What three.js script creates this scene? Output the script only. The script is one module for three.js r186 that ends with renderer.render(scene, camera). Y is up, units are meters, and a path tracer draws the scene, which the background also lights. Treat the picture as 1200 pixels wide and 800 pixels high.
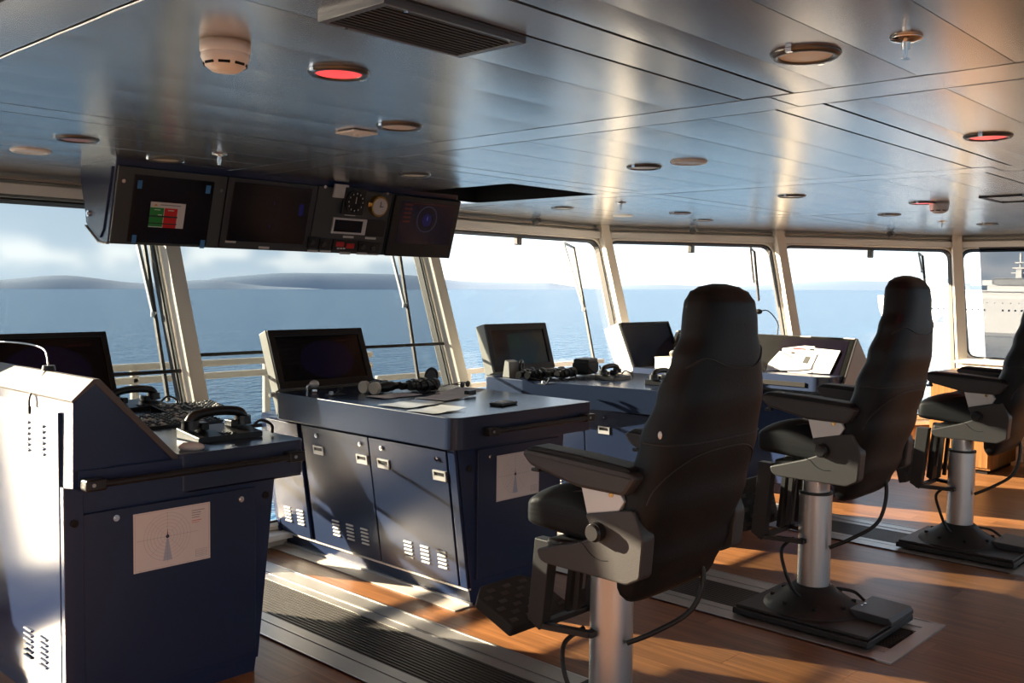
import * as THREE from 'three';
import { RoundedBoxGeometry } from 'three/addons/geometries/RoundedBoxGeometry.js';
import { mergeGeometries } from 'three/addons/utils/BufferGeometryUtils.js';

// ---------------------------------------------------------------- camera, sky, sun, exposure
const R = Math.PI / 180, V3 = THREE.Vector3;
const scene = new THREE.Scene();
const YAW = 47.07 * R, PITCH = -3.26 * R, ROLL = 0.744 * R, FOCAL = 1127.5, EYE = new V3(0, 1.6, 0);
const camera = new THREE.PerspectiveCamera(2 * Math.atan(400 / FOCAL) / R, 1.5, 0.05, 60000);
camera.rotation.order = 'YXZ';
camera.rotation.set(PITCH, -YAW, ROLL);
camera.position.copy(EYE);
camera.updateMatrixWorld(true);
const renderer = new THREE.WebGLRenderer();
renderer.toneMapping = THREE.LinearToneMapping;
renderer.toneMappingExposure = 1.1;
renderer.shadowMap.enabled = true;

const SUN_AZ = -21 * R, SUN_EL = 15.5 * R;       // the sun stands low, to port of the bow
const sunDir = new V3(Math.sin(SUN_AZ) * Math.cos(SUN_EL), Math.sin(SUN_EL), -Math.cos(SUN_AZ) * Math.cos(SUN_EL));
const sun = new THREE.DirectionalLight(new THREE.Color().setRGB(1.0, 0.80, 0.56), 35);
sun.name = 'sun';
sun.position.copy(sunDir).multiplyScalar(40).add(new V3(4, 0, -3));
sun.target.position.set(4, 0, -3);
sun.castShadow = true; sun.shadow.mapSize.set(4096, 4096);
Object.assign(sun.shadow.camera, { left: -14, right: 14, top: 10, bottom: -10, near: 1, far: 90 });
scene.add(sun, sun.target);

// seeded noise
function rng(seed) { let s = seed | 0; return () => { s = (s + 0x6d2b79f5) | 0; let t = Math.imul(s ^ (s >>> 15), 1 | s); t = (t + Math.imul(t ^ (t >>> 7), 61 | t)) ^ t; return ((t ^ (t >>> 14)) >>> 0) / 4294967296; }; }
const hash = (x, y) => { let h = Math.imul(x | 0, 374761393) + Math.imul(y | 0, 668265263); h = Math.imul(h ^ (h >>> 13), 1274126177); return ((h ^ (h >>> 16)) >>> 0) / 4294967296; };
function vnoise(x, y, px = 1e9, py = 1e9) {
  const ix = Math.floor(x), iy = Math.floor(y), fx = x - ix, fy = y - iy, s = fx * fx * (3 - 2 * fx), t = fy * fy * (3 - 2 * fy);
  const w = (v, p) => ((v % p) + p) % p, h = (a, b) => hash(w(a, px), w(b, py));
  return (h(ix, iy) * (1 - s) + h(ix + 1, iy) * s) * (1 - t) + (h(ix, iy + 1) * (1 - s) + h(ix + 1, iy + 1) * s) * t;
}
const fbm = (x, y, n, px, py) => { let s = 0, a = 0.5, k = 1; for (let i = 0; i < n; i++, a *= 0.5, k *= 2) s += a * vnoise(x * k + i * 17, y * k, px ? px * k : undefined, py ? py * k : undefined); return s; };

{ // sky: pale hazy blue, brighter toward the horizon and the sun, a bank of low cumulus
  const W = 1024, H = 512, d = new Float32Array(W * H * 4);
  for (let j = 0; j < H; j++) {
    const el = ((j + 0.5) / H - 0.5) * Math.PI;
    for (let i = 0; i < W; i++) {
      const az = ((i + 0.5) / W - 0.5) * 2 * Math.PI, x = Math.cos(az) * Math.cos(el), y = Math.sin(el), z = Math.sin(az) * Math.cos(el);
      const cs = Math.max(0, x * sunDir.x + y * sunDir.y + z * sunDir.z), up = Math.max(0, y);
      const hz = Math.exp(-up * 3.2), glow = 1 + 0.8 * Math.pow(cs, 6);
      let c = [0.36 + 1.05 * hz, 0.62 + 0.95 * hz, 1.0 + 0.65 * hz].map((v) => v * glow);
      const e = el / R, band = Math.exp(-Math.pow((e - 1.5) / 0.85, 2));
      const n = fbm(az * 22 + 5, e * 1.15, 5, 138, undefined), hi = fbm(az * 7, e * 0.35 + 9, 4);
      const cl = Math.min(1, Math.max(0, (n - 0.42) * 8)) * band * 0.85 + Math.min(1, Math.max(0, (hi - 0.5) * 3)) * 0.25 * Math.min(1, up * 6);
      const cc = [2.5, 2.35, 2.15].map((v) => v * glow * (0.75 + 0.45 * n));
      c = c.map((v, k) => v * (1 - cl) + cc[k] * cl);
      const o = (j * W + i) * 4; d[o] = c[0]; d[o + 1] = c[1]; d[o + 2] = c[2]; d[o + 3] = 1;
    }
  }
  const t = new THREE.DataTexture(d, W, H, THREE.RGBAFormat, THREE.FloatType);
  t.mapping = THREE.EquirectangularReflectionMapping; t.magFilter = THREE.LinearFilter; t.needsUpdate = true;
  scene.background = t;
}

// ---------------------------------------------------------------- helpers
const camM = camera.matrixWorld;
function ray(px, py) { return new V3(px - 600, 400 - py, -FOCAL).applyMatrix4(new THREE.Matrix4().extractRotation(camM)).normalize(); }
const onY = (px, py, y) => { const r = ray(px, py); return EYE.clone().addScaledVector(r, (y - EYE.y) / r.y); };
const onX = (px, py, x) => { const r = ray(px, py); return EYE.clone().addScaledVector(r, x / r.x); };
const onZ = (px, py, z) => { const r = ray(px, py); return EYE.clone().addScaledVector(r, z / r.z); };
const onPlane = (px, py, p, n) => { const r = ray(px, py); return EYE.clone().addScaledVector(r, p.clone().sub(EYE).dot(n) / r.dot(n)); };

const clean = (g) => { let q = g.index ? g.toNonIndexed() : g; for (const k of Object.keys(q.attributes)) if (!['position', 'normal', 'uv'].includes(k)) q.deleteAttribute(k); if (!q.attributes.normal) q.computeVertexNormals(); if (!q.attributes.uv) q.setAttribute('uv', new THREE.BufferAttribute(new Float32Array(q.attributes.position.count * 2), 2)); q.morphAttributes = {}; return q; };
const merge = (gs) => { gs = [].concat(gs).flat(Infinity).map(clean); return gs.length === 1 ? gs[0] : mergeGeometries(gs, false); };
const taken = new Map();
function numbered(name) { const n = taken.get(name) ?? 0; taken.set(name, n + 1); return n ? name + '_' + String(n).padStart(3, '0') : name; }
function obj(name, geos, m, parent) {
  const o = new THREE.Mesh(merge(geos), m);
  o.castShadow = o.receiveShadow = true;
  o.name = parent ? name : numbered(name);
  (parent ?? scene).add(o);
  return o;
}
function tag(o, label, category, group) { Object.assign(o.userData, { label, category }); if (group) o.userData.group = group; return o; }
function thing(name, label, category, pos = [0, 0, 0], turn = 0, group) {
  const o = new THREE.Group(); o.name = numbered(name); o.position.set(...pos); o.rotation.y = turn; scene.add(o);
  return tag(o, label, category, group);
}
function struct(name) { const o = new THREE.Group(); o.name = numbered(name); o.userData.kind = 'structure'; scene.add(o); return o; }
function dup(src, pos, label, group, turn) {
  const r = src.clone(); r.name = numbered(src.name.replace(/_\d{3}$/, '')); r.userData = { ...src.userData }; scene.add(r); r.position.set(...pos);
  if (turn !== undefined) r.rotation.y = turn;
  if (label) r.userData.label = label; if (group) r.userData.group = group;
  return r;
}
const box = (w, h, d, x = 0, y = 0, z = 0) => new THREE.BoxGeometry(w, h, d).translate(x, y, z);
const bb = (x0, x1, y0, y1, z0, z1) => box(Math.abs(x1 - x0), Math.abs(y1 - y0), Math.abs(z1 - z0), (x0 + x1) / 2, (y0 + y1) / 2, (z0 + z1) / 2);
const rbox = (w, h, d, x = 0, y = 0, z = 0, r = 0.01, s = 2) => new RoundedBoxGeometry(w, h, d, s, Math.min(r, w / 2.01, h / 2.01, d / 2.01)).translate(x, y, z);
const cyl = (r0, r1, h, x, y, z, n = 24) => new THREE.CylinderGeometry(r0, r1, h, n).translate(x, y, z);
const cylZ = (r0, r1, h, x, y, z, n = 20) => new THREE.CylinderGeometry(r0, r1, h, n).rotateX(Math.PI / 2).translate(x, y, z);
const cylX = (r0, r1, h, x, y, z, n = 20) => new THREE.CylinderGeometry(r0, r1, h, n).rotateZ(Math.PI / 2).translate(x, y, z);
const sph = (r, x, y, z, sx = 1, sy = 1, sz = 1) => new THREE.SphereGeometry(r, 18, 12).scale(sx, sy, sz).translate(x, y, z);
const lathe = (pts, n = 40) => new THREE.LatheGeometry(pts.map((p) => new THREE.Vector2(...p)), n);
const tube = (pts, r, seg = 40, n = 8) => new THREE.TubeGeometry(new THREE.CatmullRomCurve3(pts.map((p) => p.isVector3 ? p : new V3(...p)), false, 'centripetal'), seg, r, n);
function bar(a, b, w, h = w) { a = a.isVector3 ? a : new V3(...a); b = b.isVector3 ? b : new V3(...b); const L = a.distanceTo(b), g = new THREE.BoxGeometry(w, h, L); g.applyMatrix4(new THREE.Matrix4().lookAt(a, b, new V3(0, 1, 0.001))); return g.translate((a.x + b.x) / 2, (a.y + b.y) / 2, (a.z + b.z) / 2); }
const shapeOf = (pts) => new THREE.Shape(pts.map((p) => new THREE.Vector2(...p)));
function roundedPoly(pts, r, Type = THREE.Shape) {
  const s = new Type(), n = pts.length;
  for (let i = 0; i < n; i++) {
    const p = new THREE.Vector2(...pts[i]), a = new THREE.Vector2(...pts[(i + n - 1) % n]), b = new THREE.Vector2(...pts[(i + 1) % n]), rr = Array.isArray(r) ? r[i] : r;
    const k = Math.min(rr, p.distanceTo(a) * 0.48, p.distanceTo(b) * 0.48);
    const p0 = p.clone().add(a.sub(p).setLength(k || 1e-6)), p1 = p.clone().add(b.sub(p).setLength(k || 1e-6));
    if (i) s.lineTo(p0.x, p0.y); else s.moveTo(p0.x, p0.y);
    if (k > 1e-5) s.quadraticCurveTo(p.x, p.y, p1.x, p1.y);
  }
  s.closePath();
  return s;
}
const extrude = (shape, depth, bevel = 0, curveSegments = 8) => new THREE.ExtrudeGeometry(shape, { depth: depth - 2 * bevel, bevelEnabled: bevel > 0, bevelSize: bevel, bevelThickness: bevel, bevelOffset: -bevel, bevelSegments: 2, curveSegments }).translate(0, 0, bevel);
// polygon in (x, y), runs along z from z0 (aft) to z1 (forward, smaller)
const alongZ = (pts, z0, z1, bevel = 0, r = 0) => extrude(r ? roundedPoly(pts, r) : shapeOf(pts), Math.abs(z0 - z1), bevel).translate(0, 0, Math.min(z0, z1));
// polygon in (z, y), runs along x from x0 to x1
const alongX = (pts, x0, x1, bevel = 0, r = 0) => { const q = pts.map(([z, y]) => [-z, y]); return extrude(r ? roundedPoly(q, r) : shapeOf(q), x1 - x0, bevel).rotateY(Math.PI / 2).translate(x0, 0, 0); };
// polygon in (x, z) plan, extruded up from y0 to y1
const alongY = (pts, y0, y1, bevel = 0, r = 0) => { const q = pts.map(([x, z]) => [x, -z]); return extrude(r ? roundedPoly(q, r) : shapeOf(q), y1 - y0, bevel).rotateX(-Math.PI / 2).translate(0, y0, 0); };
function hexa(b, t) { // b, t: four corners each in the same turning order
  const f = [[b[3], b[2], b[1], b[0]], [t[0], t[1], t[2], t[3]]];
  for (let i = 0; i < 4; i++) f.push([b[i], b[(i + 1) % 4], t[(i + 1) % 4], t[i]]);
  const p = [], u = [], c = new V3(); [...b, ...t].forEach((v) => c.add(v)); c.multiplyScalar(1 / 8);
  for (let [a, e, g, h] of f) {
    const n = e.clone().sub(a).cross(g.clone().sub(a));
    if (n.dot(a.clone().add(g).multiplyScalar(0.5).sub(c)) < 0) [e, h] = [h, e];
    for (const v of [a, e, g, a, g, h]) { p.push(v.x, v.y, v.z); u.push(v.x + v.z, v.y); }
  }
  const g = new THREE.BufferGeometry();
  g.setAttribute('position', new THREE.Float32BufferAttribute(p, 3)); g.setAttribute('uv', new THREE.Float32BufferAttribute(u, 2)); g.computeVertexNormals();
  return g;
}
function basis(o, u, v, n) { return new THREE.Matrix4().makeBasis(u, v, n).setPosition(o); }
function uvXZ(g, ox = 0, oz = 0) { const p = g.attributes.position, uv = g.attributes.uv; for (let i = 0; i < p.count; i++) uv.setXY(i, p.getX(i) + ox, p.getZ(i) + oz); return g; }

// ---------------------------------------------------------------- materials
const lin = (r, g, b) => new THREE.Color().setRGB(r, g, b);
const std = (c, roughness, metalness = 0, extra = {}) => new THREE.MeshPhysicalMaterial({ color: c, roughness, metalness, ...extra });
function dataTex(w, h, f, srgb) {
  const d = new Uint8Array(w * h * 4);
  for (let j = 0; j < h; j++) for (let i = 0; i < w; i++) { const c = f(i / w, j / h), o = (j * w + i) * 4; for (let k = 0; k < 3; k++) d[o + k] = Math.max(0, Math.min(255, (Array.isArray(c) ? c[k] : c) * 255)); d[o + 3] = 255; }
  const t = new THREE.DataTexture(d, w, h); t.wrapS = t.wrapT = THREE.RepeatWrapping; t.magFilter = THREE.LinearFilter; if (srgb) t.colorSpace = THREE.SRGBColorSpace; t.needsUpdate = true; return t;
}
function canvasTex(w, h, draw) { const c = document.createElement('canvas'); c.width = w; c.height = h; const g = c.getContext('2d'); draw(g, w, h); const t = new THREE.CanvasTexture(c); t.colorSpace = THREE.SRGBColorSpace; return t; }
const rep = (t, x, y) => { const c = t.clone(); c.repeat.set(x, y); c.needsUpdate = true; return c; };

const woodTone = dataTex(512, 512, (u, v) => {
  const g = fbm(u * 40, v * 3, 4, 40, 3), l = fbm(u * 140, v * 5, 2, 140, 5), b = fbm(u * 5, v * 2, 3, 5, 2), k = 0.78 + 0.34 * (g - 0.45) + 0.22 * (l - 0.4) + 0.18 * (b - 0.45);
  return [k, k * 0.985, k * 0.96];
}, true);
const leatherGrain = dataTex(256, 256, (u, v) => 0.5 + 0.5 * (fbm(u * 50, v * 50, 3, 50, 50) - 0.45) * 2);
const paintGrain = dataTex(256, 256, (u, v) => fbm(u * 60, v * 60, 3, 60, 60));
const waveMap = dataTex(512, 512, (u, v) => 0.55 * fbm(u * 10, v * 26, 5, 10, 26) + 0.45 * fbm(u * 34 + 3, v * 60, 3, 34, 60));

const plankMats = [[0.43, 0.195, 0.075], [0.40, 0.18, 0.07], [0.45, 0.21, 0.084], [0.415, 0.187, 0.072]].map((c) => std(lin(...c), 0.34, 0, { map: rep(woodTone, 1.6, 0.8), bumpMap: rep(woodTone, 1.6, 0.8), bumpScale: 0.0004, specularIntensity: 0.9 }));
const M = {
  floorBase: std(lin(0.05, 0.03, 0.02), 0.8),
  panel: std(lin(0.68, 0.685, 0.69), 0.24, 0.97),
  panelTrim: std(lin(0.78, 0.78, 0.78), 0.24, 0.97),
  litGap: std(lin(0.8, 0.8, 0.8), 0.3, 0.6),  // pale colour for the lit ceiling gap
  blackVoid: std(lin(0.006, 0.006, 0.007), 0.9),
  cream: std(lin(0.74, 0.685, 0.59), 0.42),
  creamDark: std(lin(0.42, 0.38, 0.32), 0.5),
  white: std(lin(0.78, 0.77, 0.74), 0.4),
  seal: std(lin(0.012, 0.012, 0.013), 0.6),
  glass: std(lin(0.95, 0.97, 0.97), 0, 0, { transmission: 1, thickness: 0, ior: 1.35 }),
  film: std(lin(0.36, 0.40, 0.43), 0.02, 0, { transmission: 1, thickness: 0, ior: 1.3 }),
  filmDark: std(lin(0.17, 0.18, 0.20), 0.02, 0, { transmission: 1, thickness: 0, ior: 1.3 }),
  navy: std(lin(0.018, 0.032, 0.080), 0.2, 0, { bumpMap: rep(paintGrain, 3, 3), bumpScale: 0.00004 }),
  navyTop: std(lin(0.024, 0.038, 0.080), 0.24, 0, { bumpMap: rep(paintGrain, 3, 3), bumpScale: 0.00004 }),
  navyDoor: std(lin(0.018, 0.031, 0.074), 0.26, 0, { bumpMap: rep(paintGrain, 3, 3), bumpScale: 0.00004 }),
  edgeTrim: std(lin(0.075, 0.07, 0.068), 0.45),
  alu: std(lin(0.62, 0.63, 0.64), 0.34, 0.9),
  panelBlack: std(lin(0.007, 0.008, 0.008), 0.12), ringMetal: std(lin(0.13, 0.13, 0.13), 0.3, 0.7), aluDark: std(lin(0.40, 0.41, 0.42), 0.4, 0.85),
  trackAlu: std(lin(0.50, 0.50, 0.48), 0.38, 0.75),
  silverPaint: std(lin(0.66, 0.65, 0.64), 0.4, 0.35),
  chrome: std(lin(0.8, 0.8, 0.8), 0.12, 1),
  brass: std(lin(0.75, 0.5, 0.18), 0.2, 1),
  leather: std(lin(0.007, 0.008, 0.0095), 0.50, 0, { specularIntensity: 0.45,  bumpMap: rep(leatherGrain, 6, 6), bumpScale: 0.0006 }),
  seam: std(lin(0.014, 0.014, 0.015), 0.55),
  shell: std(lin(0.033, 0.032, 0.033), 0.5, 0, { bumpMap: rep(leatherGrain, 8, 8), bumpScale: 0.0003 }),
  shellDark: std(lin(0.018, 0.018, 0.019), 0.5),
  rubber: std(lin(0.014, 0.014, 0.014), 0.62),
  ribs: std(lin(0.045, 0.044, 0.042), 0.45),
  cable: std(lin(0.008, 0.008, 0.008), 0.5),
  plastic: std(lin(0.010, 0.010, 0.011), 0.38),
  plasticGrey: std(lin(0.04, 0.042, 0.045), 0.42),
  housing: std(lin(0.34, 0.34, 0.31), 0.45),
  housingDark: std(lin(0.035, 0.037, 0.04), 0.45),
  panelGrey: std(lin(0.055, 0.06, 0.06), 0.5),
  screen: std(lin(0.006, 0.005, 0.010), 0.10),
  paper: std(lin(0.72, 0.72, 0.74), 0.8),
  paperGloss: std(lin(0.62, 0.63, 0.65), 0.22),
  creamPlastic: std(lin(0.62, 0.58, 0.48), 0.4),
  lens: std(lin(0.72, 0.66, 0.54), 0.35),
  lensWhite: std(lin(0.80, 0.80, 0.76), 0.35),
  redGlow: std(lin(0.5, 0.03, 0.03), 0.3, 0, { emissive: lin(1.0, 0.07, 0.07), emissiveIntensity: 0.95 }),
  redDim: std(lin(0.42, 0.20, 0.19), 0.35),
  wood: std(lin(0.50, 0.235, 0.075), 0.42, 0, { map: rep(woodTone, 1.2, 0.7) }),
  label: std(lin(0.62, 0.60, 0.57), 0.6),
  blueTape: std(lin(0.05, 0.22, 0.50), 0.5),
  red: std(lin(0.55, 0.02, 0.02), 0.4),
  deckPaint: std(lin(0.55, 0.52, 0.46), 0.5),
  sea: std(lin(0.020, 0.088, 0.165), 0.22, 0, { bumpMap: waveMap, bumpScale: 1.8 }),
  hill: std(lin(0.15, 0.22, 0.31), 0.95),  // blue of the distant air is mixed into this colour
  hillNear: std(lin(0.15, 0.22, 0.31), 0.95),  // same haze blue put into the base colour
  shipWhite: std(lin(0.80, 0.80, 0.79), 0.5),
  shipGrey: std(lin(0.34, 0.36, 0.38), 0.6),
  shipWindow: std(lin(0.05, 0.07, 0.10), 0.15),
  shipBlue: std(lin(0.04, 0.08, 0.18), 0.5),
  insideWall: std(lin(0.62, 0.62, 0.60), 0.6), louver: std(lin(0.52, 0.52, 0.50), 0.45),
};

// ---------------------------------------------------------------- the outside: sea, hills, ferry
const TILT = 0.0098, tiltAxis = new V3(Math.sin(YAW), 0, -Math.cos(YAW)), SEA = -22;   // the ship heels a little against the horizon
const seaTilt = new THREE.Quaternion().setFromAxisAngle(tiltAxis, -TILT);
{
  const g = new THREE.CircleGeometry(16000, 96).rotateX(-Math.PI / 2);
  const p = g.attributes.position, uv = g.attributes.uv; for (let i = 0; i < p.count; i++) uv.setXY(i, p.getX(i) / 70, p.getZ(i) / 70);
  const sea = obj('sea', g, M.sea); sea.quaternion.copy(seaTilt); sea.position.copy(new V3(0, SEA, 0).applyQuaternion(seaTilt));
  sea.userData.kind = 'stuff'; tag(sea, 'calm blue sea reaching to the horizon outside the windows', 'sea');
}
function hills(name, dist, az0, az1, h, seed, m, label) {
  // a ridge of rounded land far across the water: a real strip of relief, several hundred metres deep
  const nA = 150, nD = 8, pos = [], idx = [];
  for (let j = 0; j <= nD; j++) for (let i = 0; i <= nA; i++) {
    const f = i / nA, a = az0 + (az1 - az0) * f, d = dist + j * 160, prof = Math.sin(Math.PI * j / nD) ** 0.8;
    const e = Math.min(1, Math.min(f, 1 - f) * 9), n = h(a / R) * (0.93 + 0.14 * fbm(a * 30 + seed, j * 0.3, 2));
    pos.push(Math.sin(a) * d, n * prof * e - 1, -Math.cos(a) * d);
  }
  for (let j = 0; j < nD; j++) for (let i = 0; i < nA; i++) { const a = j * (nA + 1) + i, b = a + nA + 1; idx.push(a, a + 1, b, b, a + 1, b + 1); }
  const g = new THREE.BufferGeometry(); g.setAttribute('position', new THREE.Float32BufferAttribute(pos, 3)); g.setIndex(idx); g.computeVertexNormals();
  const o = obj(name, g, m); o.quaternion.copy(seaTilt); o.position.copy(new V3(0, SEA, 0).applyQuaternion(seaTilt));
  tag(o, label, 'hills'); o.userData.kind = 'structure'; return o;
}
const bump = (x, c, w) => Math.exp(-(((x - c) / w) ** 2));
hills('low_hills', 7000, -20 * R, 36 * R, (a) => 58 + 14 * Math.sin(a * 0.9) + 34 * bump(a, 21, 2.5), 3, M.hill, 'long low blue hills across the water beyond the tinted windows');
hills('high_hills', 7600, 27 * R, 52 * R, (a) => 60 + 75 * bump(a, 34.2, 4.5) + 55 * bump(a, 40, 3.5), 8, M.hillNear, 'rounded higher blue hill on the far shore behind the overhead console');
hills('hazy_hills', 9500, 50 * R, 105 * R, (a) => 50 + 20 * Math.sin(a * 0.5) + 30 * bump(a, 68, 6), 11, M.hill, 'low hills on the far shore beyond the clear windows');
{ // white ferry lying across the water
  const az = YAW + Math.atan((1165 - 600) / FOCAL), D = 545, pos = new V3(Math.sin(az) * D, 0, -Math.cos(az) * D);
  const up = new V3(0, 1, 0).applyQuaternion(seaTilt), o0 = new V3(0, SEA, 0).applyQuaternion(seaTilt);
  pos.y = o0.y - (up.x * (pos.x - o0.x) + up.z * (pos.z - o0.z)) / up.y;
  const f = thing('passenger_ferry', 'large white ferry with a mast crossing outside the starboard windows', 'ferry', [pos.x, pos.y, pos.z], -az - 0.5);
  const hull = shapeOf([[-55, 0], [-57, 5], [-60, 12.5], [-61, 19], [62, 19], [62, 12], [58, 4], [56, 0]]);
  obj('hull', extrude(hull, 20, 0.5).translate(0, 0, -10), M.shipWhite, f);
  obj('waterline_band', extrude(shapeOf([[-55.5, -1], [-56, 1.6], [57, 1.6], [56.5, -1]]), 20.4).translate(0, 0, -10.2), M.shipGrey, f);
  obj('upper_deck', [bb(-52, 58, 19, 22.2, -9, 9), bb(-54, 60, 21.9, 22.5, -10, 10)], M.shipWhite, f);
  obj('deckhouse', [bb(-40, -18, 22.5, 26, -8, 8), bb(-36, -24, 26, 28.5, -6, 6), bb(0, 40, 22.5, 25.2, -8, 8)], M.shipWhite, f);
  obj('wheelhouse', [bb(4, 22, 25.2, 28.2, -9, 9), bb(3, 23, 28.2, 28.6, -9.5, 9.5)], M.shipGrey, f);
  obj('funnel', [alongY([[-6, -2], [-1, -2], [-1, 2], [-6, 2]], 25, 27.6)], M.shipWhite, f);
  obj('mast', [bb(10.6, 13.4, 28, 34, -1.4, 1.4), bb(9, 15, 33.2, 34, -2, 2), bb(10, 14.4, 36, 36.6, -1.6, 1.6), bb(11.6, 12.4, 34, 41, -0.4, 0.4), bb(8, 16, 31, 31.5, -1, 1), ], M.shipWhite, f);
  obj('radar', [cyl(0.9, 0.9, 1.2, -30, 29.1, 0, 10), cyl(0.15, 0.15, 5, -30, 31, 0, 6)], M.shipWhite, f);
  for (let k = 0; k < 34; k++) if (k !== 17 && k !== 18) obj('window', bb(-50 + k * 3.1, -49.0 + k * 3.1, 12.2, 13.1, 9.7, 10.06), M.shipWindow, f);
  for (let k = 0; k < 26; k++) obj('porthole', bb(-47 + k * 4, -46.5 + k * 4, 16, 16.5, 9.7, 10.06), M.shipWindow, f);
  obj('hull_mark', extrude(shapeOf([[-26, 5.5], [-20, 11], [-18.5, 8], [-14, 5.5]]), 0.3).translate(0, 0, 9.9), M.shipBlue, f);
}

// ---------------------------------------------------------------- floor
const floor = struct('floor');
obj('floor_slab', bb(-3.8, 11.2, -0.22, -0.012, -5.6, 4.2), M.floorBase, floor);
{
  const rnd = rng(11), W = 0.182, L = 1.22, geos = [];
  const inTrack = (x0, x1) => [[2.38, 3.04], [4.085, 4.745], [5.91, 6.57]].some(([a, b]) => x0 >= a - 0.002 && x1 <= b + 0.002);
  let big = [];
  for (let i = 0; i < 82; i++) {
    const x0 = -3.7 + i * W, off = (i * 0.37 % 1) * L;
    for (let j = -1; j < 9; j++) {
      let z1 = -5.5 + j * L + off, z0 = z1 + L; z1 = Math.max(z1, -5.55); z0 = Math.min(z0, 4.1);
      const ox = rnd() * 3, oz = rnd() * 3, q = Math.floor(rnd() * 4);
      if (inTrack(x0, x0 + W)) z1 = Math.max(z1, -1.57);
      if (z0 - z1 < 0.05) continue;
      const g = uvXZ(bb(x0 + 0.0004, x0 + W - 0.0004, -0.012, 0, z1 + 0.0005, z0 - 0.0005), ox, oz);
      const seen = x0 > 1.2 && x0 < 9.3 && z1 < -0.6 && z0 > -5.3;
      if (seen) obj('plank', g, plankMats[q], floor); else big.push(g);
    }
  }
  const r = obj('plank_field', big, plankMats[0], floor); r.userData.kind = 'stuff';
}

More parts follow.
